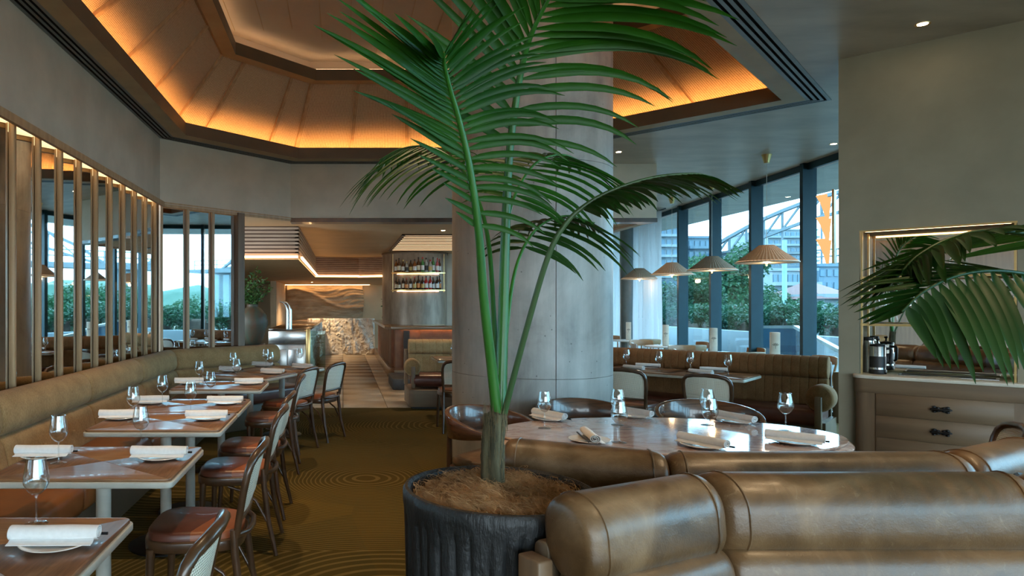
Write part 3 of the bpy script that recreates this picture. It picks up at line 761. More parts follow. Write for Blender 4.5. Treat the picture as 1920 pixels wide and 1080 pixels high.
for k, (x, y) in enumerate(RT):
    place(TABLE, (x,y,0), -pi/4+0*pi, 'walnut table with pale edge at the ribbed banquette, %s of the two' % RTn[k], 'tables at the ribbed banquette')
    settings(x, y, pi/4, 'of the %s table at the ribbed banquette' % RTn[k], [(.18,.02,radians(100),'seat side'),(-.20,.03,radians(70),'chair side')], [(-.06,-.18,'right hand'),(.02,.20,'left hand')], 'window banquette')
for k, (x, y) in enumerate(((3.45,6.20),(2.93,6.72))):
    place(CANE, (x,y,0), -pi/4, 'cane backed bistro chair turned to the ribbed banquette, %s of the pair' % ['right','left'][k], 'cane chairs at the ribbed banquette')
# ================================================================== BOOTH BY THE BAR
b3 = thing('booth_bench', 'ribbed olive bench with a roll arm in front of the bar', 'bench')
ribbed(tilt(rrect(0,.16,.735,.955,.075,5),.10), (.98,10.12), (3.4,10.12), 24, 'back_rib', m['olive'], b3, e=.012)
ribbed(tilt(rrect(.02,.14,.46,.74,.04,4),.16), (.98,10.12), (3.4,10.12), 24, 'pad_rib', m['olive'], b3, e=.012)
cushion((1.0,10.12),(3.4,10.12),rrect(.1,.62,.30,.475,.07,5)).build('seat_cushion', m['brown_leather'], b3, ang=60)
MB().prism(rpoly(.93,3.45,9.40,10.2,.08),.03,.27).build('plinth', m['oak_h'], b3, bev=.01)
MB().prism(rpoly(.98,3.40,9.46,10.15,.06),0,.03).build('toe_recess', m['black'], b3)
arm_roll(b3, (1.0,9.66,.57), (0,-1,0), (0,-.13,0), mt=m['olive'])
MB().box(.93,.98,10.08,10.2,.27,.80).build('end_post', m['oak'], b3, bev=.006)
bt = place(TABLE, (1.62,9.02,0), 0, 'walnut table in front of the bar bench beside the column', 'bench table')
settings(1.62,9.02,0,'of the table at the bar bench',[(-.02,.05,.4,'left side')],[(-.14,-.06,'left side')],'bench table')
place(CANE, (1.33,7.85,0), 0, 'cane backed bistro chair half hidden by the column at the bar bench', None)
# ================================================================== LEATHER BOOTHS
def booth(name, label, pts, side, top, mt, front_end=None):
    """polyline of back rests; side=+1 seats lie on the right-hand normal"""
    t = thing(name, label, 'booth')
    P = [Vector((x,y,0)) for x,y in pts]
    for k in range(len(P)-1):
        a, b = P[k], P[k+1]; d = (b-a).normalized()
        t0 = t1 = 0
        if k > 0: p = (P[k]-P[k-1]).normalized(); th = p.xy.angle_signed(d.xy); t0 = math.tan(th/2)
        if k < len(P)-2: p = (P[k+2]-P[k+1]).normalized(); th = d.xy.angle_signed(p.xy); t1 = -math.tan(th/2)
        S = side
        def fl(pr): return [(u*S, z) for u, z in pr][::S]
        rp = tilt([(u,z+top-.955) for u,z in rrect(-.02,.165,.73,.955,.09,8)],.10)
        cushion(a.xy,b.xy,fl(rp),t0,t1,e=.05,inset=.30,mid=10).build('back_roll', mt, t, ang=70)
        lp = tilt([(u,z) for u,z in rrect(.0,.155,.42,top-.180,.05,6)],.20)
        cushion(a.xy,b.xy,fl(lp),t0,t1,e=.05,inset=.30,mid=10).build('back_pad', mt, t, ang=70)
        cushion(a.xy,b.xy,fl(rrect(.12,.60,.30,.47,.06,6)),t0,t1,e=.05).build('seat_cushion', mt, t, ang=70)
        cushion(a.xy,b.xy,fl(rrect(-.03,.02,.02,top-.14,.015,3)),t0,t1,e=.01).build('rear_panel', m['bronze_dark'], t)
        cushion(a.xy,b.xy,fl(rrect(.0,.54,.0,.31,.01,2)),t0,t1,e=.002,inset=0).build('plinth', m['oak'], t, ang=30)
        # stitched piping at both ends of the roll
        for s, tk in ((.052,t0),(1,t1)):
            L = (b-a).length; n = Vector((d.y,-d.x,0)); ss = .052 if s != 1 else L-.052
            ring = []
            cu = sum(u for u,z in fl(rp))/len(rp); cz = sum(z for u,z in rp)/len(rp)
            for u, z in fl(rp):
                ring.append(a + d*(ss+tk*u) + n*(cu+(u-cu)*1.004) + Vector((0,0,cz+(z-cz)*1.004)))
            MB().tube(ring+[ring[0]], .0035, 6, cap=False).build('piping', mt, t)
    return t
bo1 = booth('leather_booth', 'curved olive leather booth facing the camera in the right foreground', [(.525,1.76),(1.02,2.00),(1.97,2.00),(2.52,1.73)], 1, .97, m['leather'])
MB().box(-.025,.025,-.04,.04,0,.80).build('end_post', m['oak'], bo1, bev=.006, loc=(.50,1.74,0), rotz=radians(26))
bo2 = booth('leather_booth', 'curved olive leather booth seen from behind facing the marble table', [(.58,2.46),(1.08,2.20),(2.10,2.20),(2.62,2.47)], -1, .955, m['leather'])
# ================================================================== OVAL MARBLE TABLE
mt_ = thing('marble_table', 'oval pink marble table with a stepped pale rim', 'table', (1.78,3.69,0))
def ell(a, b, n=72): return [(a*cos(2*pi*k/n), b*sin(2*pi*k/n)) for k in range(n)]
def ellring(z, a, b): return [(x,y,z) for x,y in ell(a,b)]
MB().loft([ellring(.735,.905,.505),ellring(.738,.925,.525),ellring(.745,.93,.53),ellring(.75,.925,.525)]).build('top', m['marble'], mt_, ang=35)
MB().loft([ellring(.70,.90,.50),ellring(.703,.94,.54),ellring(.715,.955,.555),ellring(.728,.945,.545),ellring(.736,.915,.515)]).build('rim', m['marble'], mt_, ang=60)
for x in (-.42,.42):
    MB().lathe([(.15,0),(.15,.03),(.09,.06),(.08,.35),(.10,.62),(.16,.70)],28,(x,0,0)).build('pedestal', m['oak'], mt_)
def W2(px, py, z=.75):
    Y = (H-z)*F/(py-PY); return ((px-PX)/F*Y, Y)
for (px,py,a,ds) in ((1030,787,-62,'far left of'),(1190,782,-64,'far middle of'),(1105,828,82,'near left of'),(1380,792,-72,'far right of'),(1318,838,-64,'near middle of'),(1490,831,-42,'near right of')):
    x, y = W2(px,py)
    place(PLATE,(x,y,.75),0,'white side plate under a napkin, %s the oval marble table' % ds,'marble table plates')
    place(NAP,(x,y,.7645),radians(a),'rolled white napkin on a plate, %s the oval marble table' % ds,'marble table napkins')
for (px,py,ds) in ((1021,803,'alone at the far left of'),(1161,830,'nearer one of the middle left pair on'),(1158,797,'farther one of the middle left pair on'),(1326,797,'farther one of the middle right pair on'),(1331,822,'nearer one of the middle right pair on'),(1473,808,'alone at the right of')):
    x, y = W2(px,py)
    place(GLASS,(x,y,.75),0,'empty wine glass, %s the oval marble table' % ds,'marble table wine glasses')
# --- barrel chairs
def barrel_chair():
    t = thing('barrel_chair', '', 'chair')
    rings = []
    n = 24
    for k in range(n+1):
        a = radians(-205+230*k/n); f = abs(k/n-.5)*2
        rx, ry = .31, .28
        x, y = rx*cos(a), ry*sin(a); top = .785-.105*f**2; h = .15*(1-f**2)+.028
        nx, ny = cos(a), sin(a); th = .017
        tl = .03*(1-f)
        rings.append([(x+nx*(th+tl),y+ny*(th+tl),top),(x+nx*th,y+ny*th,top-h),(x-nx*th,y-ny*th,top-h),(x-nx*(th-tl),y-ny*(th-tl),top)])
    MB().loft(rings).build('back_shell', m['walnut_shell'], t, bev=.006)
    for s in (-1,1):
        MB().tube([(s*.285,.115,.67),(s*.27,.15,.4),(s*.25,.19,.002)],[.017,.019,.012],10).build('leg', m['walnut'], t)
        MB().tube([(s*.205,-.215,.66),(s*.20,-.22,.4),(s*.21,-.25,.002)],[.016,.019,.012],10).build('leg', m['walnut'], t)
    MB().prism([(x,y) for x,y in rpoly(-.25,.25,-.23,.24,.10,6)],.40,.44).build('seat_frame', m['walnut'], t, bev=.008)
    MB().prism([(x,y) for x,y in rpoly(-.24,.24,-.22,.235,.10,6)],.438,.49).build('seat_pad', m['leather'], t, bev=.02, seg=3)
    return t
BAR = barrel_chair()
for (x,y,rz,lb) in ((.98,4.28,radians(-135+0),'left of the marble table by the palm trunk'),(1.66,4.56,pi,'behind the marble table against the column'),(2.46,4.50,radians(165),'behind the right half of the marble table')):
    place(BAR,(x,y,0),rz,'curved walnut barrel back chair %s' % lb,'barrel chairs at the marble table')
place(CANE,(3.22,3.58,0),radians(60),'cane backed bistro chair at the right edge before the cabinet',None)
# ================================================================== CABINET IN THE NICHE
kb = thing('sideboard', 'oak drawer sideboard with pale stone top set into the mirrored niche', 'sideboard', (3.88,5.24,0), -pi/4)
x0, x1, yf = .11, 1.10, -.09
MB().prism(rrect(x0,x1,yf,.44,.06,5),.06,.905).build('carcass', m['oak'], kb, bev=.003)
MB().prism(rrect(x0-.005,x1+.005,yf-.008,.44,.065,5),.80,.905).build('frieze', m['oak_h'], kb, bev=.003)
MB().prism(rrect(x0+.03,x1-.03,yf+.05,.42,.03,3),0,.06).build('toe_kick', m['black'], kb)
MB().prism(rrect(x0-.015,x1+.015,yf-.018,.335,.07,5),.905,.93).build('stone_top', m['cream'], kb, bev=.004)
for i in range(4):
    z1 = .797-.162*i; dr = MB().box(x0+.13,x1-.13,yf-.010,yf+.01,z1-.159,z1).build('drawer', m['oak_h'], kb, bev=.002, seg=1)
    xm = (x0+x1)/2; zm = z1-.080
    h = MB().tube([(xm-.045,yf-.012,zm),(xm-.040,yf-.035,zm),(xm,yf-.038,zm),(xm+.040,yf-.035,zm),(xm+.045,yf-.012,zm)],[.010,.012,.007,.012,.010],8)
    for sx in (-1,1):
        for a in range(5): h.lathe([(0,-.009),(.012,-.004),(.012,.004),(0,.009)],10,(xm+sx*(.030+.018*cos(a*1.257)),yf-.020,zm+.018*sin(a*1.257)))
    h.build('handle', m['blackmetal'], dr)
MB().box(x0+.24,x1-.20,.06,.24,.930,.937).build('steel_tray', m['steel'], kb, bev=.002, seg=1)
MB().box(x0+.26,x1-.22,.08,.22,.9372,.939).build('tray_slot', m['black'], kb)
def niche(x, y, z): 
    v = Matrix.Rotation(-pi/4,3,'Z') @ Vector((x,y,0)); return (3.88+v.x, 5.24+v.y, z)
for k, z in enumerate((1.665,1.305)):
    sh = thing('glass_shelf', 'glass shelf with a brass front edge, %s one in the niche' % ['upper','lower'][k], 'shelf', niche(0,0,z), -pi/4, 'niche shelves')
    MB().box(NS0+.005,NS1-.005,.03,ND-.005,0,.008).build('glass', m['shelfglass'], sh, smooth=False)
    MB().box(NS0+.005,NS1-.005,.015,.03,-.006,.012).build('brass_edge', m['brass'], sh, smooth=False)
for i in range(8):
    place(GLASS, niche(NS0+.07+.105*i,.15,1.313), 0, 'clean wine glass on the lower niche shelf, %s from the left' % ['first','second','third','fourth','fifth','sixth','seventh','eighth'][i], 'glasses on the niche shelf')
bowl = thing('glass_bowl', 'ribbed glass bowl on the upper niche shelf', 'bowl', niche(.37,.16,1.673))
MB().lathe([(.03,0),(.06,.01),(.085,.05),(.075,.10),(.07,.10),(.08,.05),(.055,.014),(.0,.008)],24,cap=False).build('body', m['wineglass'], bowl)
jar = thing('glass_jar', 'tall glass jar at the right of the upper niche shelf', 'jar', niche(.68,.16,1.673))
MB().lathe([(.04,0),(.045,.01),(.045,.12),(.03,.14),(.03,.16),(.027,.16),(.027,.14),(.041,.12),(.041,.012),(0,.01)],20,cap=False).build('body', m['wineglass'], jar)
MB().lathe([(.0,.155),(.032,.155),(.032,.18),(0,.185)],20).build('lid', m['brass'], jar)
cp = thing('coffee_press', 'steel and black coffee press standing on the sideboard', 'coffee press', niche(.23,.10,.93))
MB().lathe([(.052,0),(.055,.01),(.055,.03),(.052,.035)],28).build('base', m['black'], cp)
MB().lathe([(.05,.03),(.05,.20),(.052,.215),(.046,.215),(.046,.035)],28,cap=False).build('body', m['steel'], cp)
MB().lathe([(.051,.05),(.052,.13),(.045,.15)],28,cap=False).build('sleeve', m['black'], cp)
MB().lathe([(.053,.212),(.05,.225),(.006,.235),(.006,.255),(.014,.262),(.012,.272),(0,.274)],24).build('lid', m['blackmetal'], cp)
MB().tube([(.05,-.0,.19),(.095,0,.195),(.105,0,.18),(.10,0,.09),(.085,0,.08)],.010,8).build('handle', m['black'], cp)
st = thing('steel_flask', 'polished steel flask behind the coffee press', 'flask', niche(.165,.20,.93))
MB().lathe([(.045,0),(.045,.20),(.03,.235),(.03,.25)],24).build('body', m['steel'], st)
MB().lathe([(.032,.25),(.032,.275),(0,.28)],20).build('cap', m['black'], st)
# ================================================================== FLARED WALL SCONCE ON THE PARTITION'S FAR SIDE
scn = thing('wall_sconce', 'stacked amber petal wall light on the partition edge', 'wall light', (3.99,5.50,1.80), radians(135))
m['petal'] = emit('lit_petal', (1,.52,.20), .42)
for k in range(3):
    z = .18*k
    rings = []
    for zz, r in ((0,.02),(.06,.035),(.14,.062),(.20,.095)):
        rings.append([(r*cos(a)*.9+.0, r*sin(a), z+zz) for a in [radians(-95+190*i/14) for i in range(15)]])
    MB().loft(rings, cap=False, closed=False).build('petal', m['petal'], scn, ang=80)
MB().box(-.045,-.03,-.05,.05,0,.6).build('backplate', m['brass'], scn)
# ================================================================== PENDANTS
m['shade'] = mk('pleated_raffia', (.44,.31,.215), (.30,.205,.14), rough=.85, scale=40, stretch=(3,3,.5), bump=.3)
def pendant():
    t = thing('pendant_lamp', '', 'pendant light')     # origin on the ceiling, hangs down
    zb, zt = 2.005-ZC, 2.225-ZC; n = 96
    def rg(r, z, amp): return [((r+(amp if k%2 else -amp))*cos(2*pi*k/n), (r+(amp if k%2 else -amp))*sin(2*pi*k/n), z) for k in range(n)]
    MB().loft([rg(.355,zb,.0035),rg(.215,zb+.11,.003),rg(.085,zt,.002),rg(.080,zt,.002),rg(.211,zb+.107,.003),rg(.351,zb,.0035)],cap=False).build('shade', m['shade'], t, smooth=False)
    MB().lathe([(.357,zb-.004),(.357,zb+.006),(.349,zb+.006),(.349,zb-.004)],48).build('rim', m['cream'], t)
    MB().lathe([(.0,zb+.012),(.34,zb+.012),(.34,zb+.016),(0,zb+.016)],48).build('diffuser', m['diffuser'], t)
    MB().lathe([(.006,zb+.01),(.018,zb),(.02,zb-.012),(.008,zb-.022),(.010,zb-.034),(0,zb-.04)],16).build('finial', m['brass'], t)
    MB().tube([(0,0,zt-.01),(0,0,-.10)],.0022,6).build('cord', m['cream'], t)
    MB().lathe([(.035,-.11),(.03,-.105),(.042,-.06),(.06,0)],24).build('canopy', m['brass'], t)
    return t
m['diffuser'] = emit('lit_diffuser', (1,.62,.36), .5)
PEND = pendant()
PP = [(5.4,8.53),(5.75,10.43),(5.85,11.9),(6.07,13.7)]
for k, (x,y) in enumerate(PP):
    place(PEND,(x,y,ZC),0,'cone shaped pleated raffia pendant lamp, %s by the windows' % ['nearest','second nearest','third nearest','farthest'][k],'pendants along the windows')
    ld = bpy.data.lights.new('pendant_bulb','POINT'); ld.energy = 2.5; ld.color = (1,.65,.35); ld.shadow_soft_size = .04
    lo_ = bpy.data.objects.new('pendant_bulb', ld); COL.objects.link(lo_); lo_.location = (x,y,1.96)
# ================================================================== DOWNLIGHTS
def downlight():
    t = thing('downlight', '', 'downlight')
    MB().lathe([(.030,0),(.045,-.003),(.046,0)],24,cap=False).build('trim_ring', m['brass'], t)
    MB().lathe([(.0,-.0012),(.030,-.0012),(.030,-.0006),(0,-.0006)],20).build('lens', m['bulb'], t)
    return t
DL = downlight()
def spot(loc, e, ang=95, col=WARM, blend=.7):
    ld = bpy.data.lights.new('downlight_beam','SPOT'); ld.energy = e; ld.color = col; ld.spot_size = radians(ang); ld.spot_blend = blend; ld.shadow_soft_size = .05
    o = bpy.data.objects.new('downlight_beam', ld); COL.objects.link(o); o.location = (loc[0],loc[1],loc[2]-.03)
dls = [W(1730,45,1.93*F/529)[:2]+(ZC,'in the grey ceiling before the partition'), W(1563,270,1.93*F/304)[:2]+(ZC,'above the window tables'), W(1160,285,1.93*F/289)[:2]+(ZC,'beside the palm leaf right of the column'),
       W(463,77,3.05*F/497)[:2]+(4.50,'in the upper vault ceiling'), W(831,432,1.18*F/142)[:2]+(ZB,'above the bar beside the column'), W(585,525,.71*F/46)[:2]+(ZK-.02,'above the carved stone panel'),
       (2.7,2.2,ZC,'added for fill over the right foreground booth'), (2.3,1.2,ZC,'added for fill out of view over the near booth'), (.2,-1.6,ZC,'added for fill behind the viewer on the left'), (2.6,-1.2,ZC,'added for fill behind the viewer on the right'), (-.2,3.4,4.50,'added for fill high over the aisle'), (.6,6.2,4.50,'added for fill high beside the column'), (-.75,5.0,4.50,'added for fill high over the left tables'),(5.2,12,ZC,'added for fill over the far window tables')]  # this row: unseen lamps added as warm fill
SP = [12,20,16,40,40,90,30,34,40,40,90,70,80,8]
for (x,y,z,lb), e in zip(dls, SP):
    place(DL,(x,y,z-.001),0,'small recessed ceiling downlight %s' % lb,'recessed downlights'); spot((x,y,z), e, 62 if z > 4 else (42 if e == 12 else 125 if e == 90 and z < 3 else 95))
# ================================================================== BAR ON THE RIGHT
br = thing('bar_counter', 'timber topped bar with ribbed copper front', 'bar')
top_poly = [(.83,13.32),(.95,13.18),(3.6,13.18),(3.6,13.95),(1.5,13.95),(1.5,19.2),(.86,19.2),(.86,13.9)]
MB().prism(top_poly,.985,1.055).build('counter_top', m['bartop'], br, bev=.012)
MB().box(1.05,3.6,13.5,13.9,.2,.985).build('front_body', m['terracotta'], br, smooth=False)
MB().box(1.0,1.4,13.9,19.1,.2,.985).build('side_body', m['terracotta'], br, smooth=False)
for k in range(36): MB().box(1.55,3.6,13.47,13.505,.22+.021*k,.234+.021*k).build('front_rib', m['terracotta'], br, smooth=False)
for k in range(11): MB().tube([(1.02+.012*0,14.0+.45*k,.2),(1.02,14.0+.45*k,.985)],.03,8).build('side_rib', m['oak'], br)
for k in range(44): MB().box(1.22,1.34,13.44,13.5,.20+.0175*k,.211+.0175*k).build('corner_rib', m['ribdark'], br, smooth=False)
MB().prism([(.92,13.82),(1.0,13.1),(3.6,13.1),(3.6,13.5),(1.3,13.5),(1.05,20),(.93,20)],.0,.2).build('foot_plinth', m['bartop'], br, bev=.01)
MB().beam((1.2,13.44,.982),(3.5,13.44,.982),.015,.004).build('led_strip', m['led_soft'], br)
step = MB().prism(rpoly(.86,1.5,11.55,12.7,.06),0,.19).build('stone_step', m['darkstone'], bev=.012); tag(step,'dark stone step with timber coloured top beside the bar plinth','step')
# plaster drum with bottle shelves
dr = sroot('bar_drum','burnished plaster drum rising behind the bar'); dr['category'] = 'pillar'
DC = (1.60,14.95); DRx = .72
poly = [(DC[0]+DRx*cos(a), DC[1]+.62*sin(a)) for a in [2*pi*k/64 for k in range(64)]]
MB().prism(poly, 1.055, 2.62).build('drum', m['drum'], dr, ang=20)
MB().prism([(x*1.0,y) for x,y in [(DC[0]+(DRx+.02)*cos(a), DC[1]+.64*sin(a)) for a in [2*pi*k/64 for k in range(64)]]], 2.585, 2.62).build('cap_ring', m['oak'], dr, ang=20)
MB().box(2.3,3.6,15.0,15.1,0,ZB).build('side_wall', m['plaster'], dr, smooth=False)
bs = thing('bottle_shelves','two curved brass bottle shelves hung on the plaster drum','shelf',(DC[0],DC[1],0))
def shelf_pts(r1, r0, a0=-128, a1=-50, n=26):
    o = [((DRx+r1)*cos(radians(a0+(a1-a0)*k/n)), (.62+r1)*sin(radians(a0+(a1-a0)*k/n))) for k in range(n+1)]
    i = [((DRx+r0)*cos(radians(a0+(a1-a0)*k/n)), (.62+r0)*sin(radians(a0+(a1-a0)*k/n))) for k in range(n+1)][::-1]
    return o+i
SZ = [1.79,2.07]; SZ = [1.80,2.17]
for z in SZ:
    o, n = shelf_pts(.20,.005), 27
    B = MB()
    for k in range(26): B.prism([o[k],o[k+1],o[2*n-2-k],o[2*n-1-k]], z-.025, z)
    B.build('shelf_board', m['brass'], bs)
    B = MB(); 
    q = [((DRx+.02)*cos(radians(-126+2.9*k)), (.62+.02)*sin(radians(-126+2.9*k)), z-.03) for k in range(27)]
    B.tube(q,.004,6).build('led_strip', m['led_soft'], bs)
for a in (-126,-52):
    MB().tube([((DRx+.19)*cos(radians(a)),(.62+.19)*sin(radians(a)),1.75),((DRx+.19)*cos(radians(a)),(.62+.19)*sin(radians(a)),2.56)],.008,8).build('brass_rod', m['brass'], bs)
bcols = {'amber':(.28,.09,.02),'dark':(.02,.014,.012),'green':(.05,.22,.06),'clear':(.45,.45,.42),'red':(.45,.02,.02),'pink':(.55,.12,.14),'brown':(.10,.04,.015)}
for k, c in bcols.items(): m['bt_'+k] = mk('bottle_'+k, c, rough=.08, coat=.6)
lcols = {'cream':(.75,.66,.48),'orange':(.75,.30,.10),'white':(.78,.76,.72),'black':(.03,.03,.03),'gold':(.6,.42,.15),'red':(.5,.04,.03)}
for k, c in lcols.items(): m['lb_'+k] = mk('label_'+k, c, rough=.6)
def bottle(x, y, z, h, r, col, lab, cap, label):
    t = thing('bottle', label, 'bottle', (x,y,z), 0, 'bottles on the brass shelves')
    MB().lathe([(r*.9,0),(r,.006),(r,h*.58),(r*.85,h*.66),(r*.36,h*.76),(r*.32,h*.93)],14).build('body', m['bt_'+col], t)
    MB().lathe([(r*1.02,h*.14),(r*1.02,h*.46)],14,cap=False).build('label_band', m['lb_'+lab], t)
    MB().lathe([(r*.38,h*.88),(r*.38,h)],10).build('cap', m['lb_'+cap], t)
ups_ = ['amber','brown','brown','clear','brown','amber','brown','green','clear','clear','green','pink','brown']
dns_ = ['dark','dark','dark','brown','dark','brown','dark','dark','red','red','dark','dark','brown']
NTH = ['first','second','third','fourth','fifth','sixth','seventh','eighth','ninth','tenth','eleventh','twelfth','last']
for row, (cols, z) in enumerate(((dns_,SZ[0]),(ups_,SZ[1]))):
    for i, c in enumerate(cols):
        a = radians(-124+5.75*i); rr = .10+.03*(i%2)
        lab = random.choice(['cream','orange','white','gold']) if row == 0 else random.choice(['cream','white','black','gold','white'])
        cap = random.choice(['black','black','gold','red'])
        bottle(DC[0]+(DRx+rr)*cos(a), DC[1]+(.62+rr)*sin(a), z, random.uniform(.23,.32) if row==0 else random.uniform(.22,.33), random.uniform(.033,.042), c, lab, cap,
               '%s glass bottle with %s label, %s from the left on the %s brass shelf' % (c.replace('amber','amber coloured'), lab, NTH[i], ['lower','upper'][row]))
# ================================================================== OPEN KITCHEN BAR, LEFT OF THE AISLE
def roughblock(x0, x1, y0, y1, z0, z1, face, name, par, mt, amp=.035, n=26, mm=20, seed=0):
    """box whose visible face (-y or +x) is hewn"""
    rnd = random.Random(seed); B = MB(); o = 0
    L = (x1-x0) if face == '-y' else (y1-y0)
    nu = max(8,int(L/.036)); nv = max(8,int((z1-z0)/.034)); rows = []
    for j in range(nv+1):
        r = []
        for i in range(nu+1):
            u, v = i/nu, j/nv; edge = 0 if i in (0,nu) or j in (0,) else 1
            dsp = rnd.uniform(-.4,1)*amp*edge + .03*sin(u*9+v*7)*edge
            jx = rnd.uniform(-.010,.010)*edge if 0<i<nu else 0; jz = rnd.uniform(-.010,.010) if 0<j<nv else 0
            if face == '-y': r.append((x0+(x1-x0)*u+jx, y0-dsp, z0+(z1-z0)*v+jz))
            else: r.append((x1+dsp, y0+(y1-y0)*u+jx, z0+(z1-z0)*v+jz))
        rows.append(r)
    for r in rows: B.v += r
    w = nu+1
    for j in range(nv):
        for i in range(nu):
            k = j*w+i
            if rnd.random() < .5: B.f += [(k,k+1,k+w+1),(k,k+w+1,k+w)]
            else: B.f += [(k,k+1,k+w),(k+1,k+w+1,k+w)]
    B.box(x0+.01,x1-.01,y0+.01,y1-.01,z0,z1-.002)
    B.build(name, mt, par, ang=75)
sb = thing('stone_counter','rough hewn limestone counter across the end of the aisle','counter')
xs = [-1.06,-.38,.30,.95]
for k in range(3): roughblock(xs[k]+.004,xs[k+1]-.004,20.0,20.5,0,1.08,'-y','stone_block',sb,m['limestone'],seed=k)
sb2 = thing('stone_counter','limestone sided bar running back from the steel sink','counter')
ys = [12.1,14.6,17.2,19.9]
for k in range(3): roughblock(-1.3,-.66,ys[k]+.004,ys[k+1]-.004,0,1.0,'+x','stone_block',sb2,m['limestone'],seed=10+k)
MB().box(-1.35,-.60,12.1,19.9,1.0,1.045).build('timber_top', m['bartop'], sb2, bev=.006)
su = thing('sink_unit','stainless steel sink unit at the end of the open bar','sink')
MB().box(-1.28,-.62,11.45,12.08,.80,1.03).build('basin', m['steel'], su, bev=.012)
MB().box(-1.24,-.66,11.50,12.05,1.031,1.04).build('basin_inset', m['blackmetal'], su)
MB().box(-1.30,-.60,11.55,12.08,.0,.795).build('cabinet', m['steel'], su, bev=.006)
for x in (-1.26,-.94): MB().box(x,x+.29,11.53,11.555,.08,.70).build('door', m['steel'], su, bev=.004)
tp = thing('tap','tall curved chrome tap over the steel sink','tap',(-1.0,12.0,1.04))
for dx in (0,.06): MB().tube([(dx,0,0),(dx,0,.34),(dx-.02,-.01,.42),(dx-.07,-.02,.475),(dx-.13,-.03,.49)],[.03,.028,.018,.013,.012],12).build('spout', m['steel'], tp)
pst = MB().box(-.625,-.555,11.40,11.47,0,1.06).build('brass_post', m['brass'], bev=.006); tag(pst,'dark brass post holding the glass screen beside the sink','post')
gs = MB().box(-.555,-.30,11.42,11.435,.1,1.03).build('glass_screen', m['shelfglass'], smooth=False); tag(gs,'low clear glass screen beside the brass post','screen')
# carved stone artwork
ap = thing('carved_panel','wide carved sandstone relief hung on the rear wall','artwork',(0,21.5,0))
B = MB(); nu, nv = 120, 64; rnd = random.Random(5)
for j in range(nv+1):
    for i in range(nu+1):
        u, v = i/nu, j/nv; x = -1.80+2.42*u+.04*sin(v*3); z = 1.0+1.12*v
        wv = (sin(v*34+3*sin(u*5)+u*6)*.5+.5)*.6+.4*(sin(v*71+5*sin(u*9+v*4)-u*9)*.5+.5); rid = math.exp(-((v-(.86-.55*u+.1*sin(u*7)))/.06)**2)
        y = -.03-.055*wv-.12*rid-.008*rnd.random()-.10*max(0,sin(u*3.1))*(1-v)
        B.v.append((x,y,z))
for j in range(nv):
    for i in range(nu): k = j*(nu+1)+i; B.f.append((k,k+1,k+nu+2,k+nu+1))
B.build('relief', m['sandart'], ap, ang=75)
MB().box(-1.78,.60,-.02,.08,1.0,2.10).build('backing', m['sandart'], ap)
MB().box(-1.95,.85,-.20,-.17,2.118,2.13).build('led_strip', m['led_soft'], ap)
# vase with branches on a dark console
cs = MB().box(-2.2,-1.15,9.35,9.95,0,.90).build('console', m['blackmetal'], bev=.01); tag(cs,'black console behind the banquette end holding the big vase','console')
vs = thing('vase','large green and brown glazed vase on the black console','vase',(-1.30,9.62,.90))
MB().lathe([(.10,0),(.115,.01),(.17,.12),(.215,.27),(.22,.33),(.20,.42),(.14,.50),(.085,.535),(.08,.57),(.09,.58),(.075,.575),(.07,.53)],36,cap=False).build('body', mk('vase_glaze',(.040,.055,.036),(.075,.036,.018),rough=.55,scale=4,stretch=(3,3,.8),detail=6), vs, ang=60)
MB().lathe([(.0,.01),(.11,.01)],24,cap=False).build('bottom', m['black'], vs)
def arrangement(name, label, loc, n, hgt, spread, seed, leafm, nl=26, lsz=.05):
    rnd = random.Random(seed); t = thing(name, label, 'plant', loc)
    for k in range(n):
        a = rnd.uniform(0,2*pi); lean = rnd.uniform(.05,1)*spread; h = hgt*rnd.uniform(.45,1) if k else hgt*1.15
        pts = [Vector((0,0,-.25))]+[Vector((cos(a)*lean*f**1.5+rnd.uniform(-.012,.012), sin(a)*lean*f**1.5+rnd.uniform(-.012,.012), h*f)) for f in (.0,.25,.5,.75,1)]
        br_ = MB().tube(pts,[.005,.005,.004,.003,.0025,.002],5).build('branch', m['bark'], t)
        B = MB()
        for q in range(nl):
            f = rnd.uniform(.25,1); i = min(4,int(f*4)+1); p = pts[i].lerp(pts[min(5,i+1)], rnd.random()) + Vector((rnd.gauss(0,.03),rnd.gauss(0,.03),rnd.gauss(0,.02)))
            d = Vector((rnd.gauss(0,1),rnd.gauss(0,1),rnd.gauss(0,.6))).normalized(); w = d.cross(Vector((rnd.gauss(0,1),rnd.gauss(0,1),rnd.gauss(0,1)))).normalized(); L = lsz*rnd.uniform(.5,1.2)
            B.add([p,p+d*L*.5+w*L*.22,p+d*L,p+d*L*.5-w*L*.22],[(0,1,2,3)])
        lo_ = B.build('leaves', leafm, t, smooth=False); lo_['kind'] = 'stuff'
    return t
arrangement('branch_arrangement','leafy branches and berries standing in the big glazed vase',(-1.30,9.62,1.42),20,.50,.38,3,m['herb'],60,.06)
v2 = thing('vase','small dark vase standing on the far end of the bar counter','vase',(1.02,15.3,1.055))
MB().lathe([(.07,0),(.10,.02),(.13,.14),(.10,.22),(.085,.26),(.075,.255),(.0,.05)],24).build('body', m['black'], v2)
arrangement('branch_arrangement','dark leafy stems in the small vase on the bar',(1.02,15.3,1.27),9,.42,.22,9,m['herb'],22,.07)

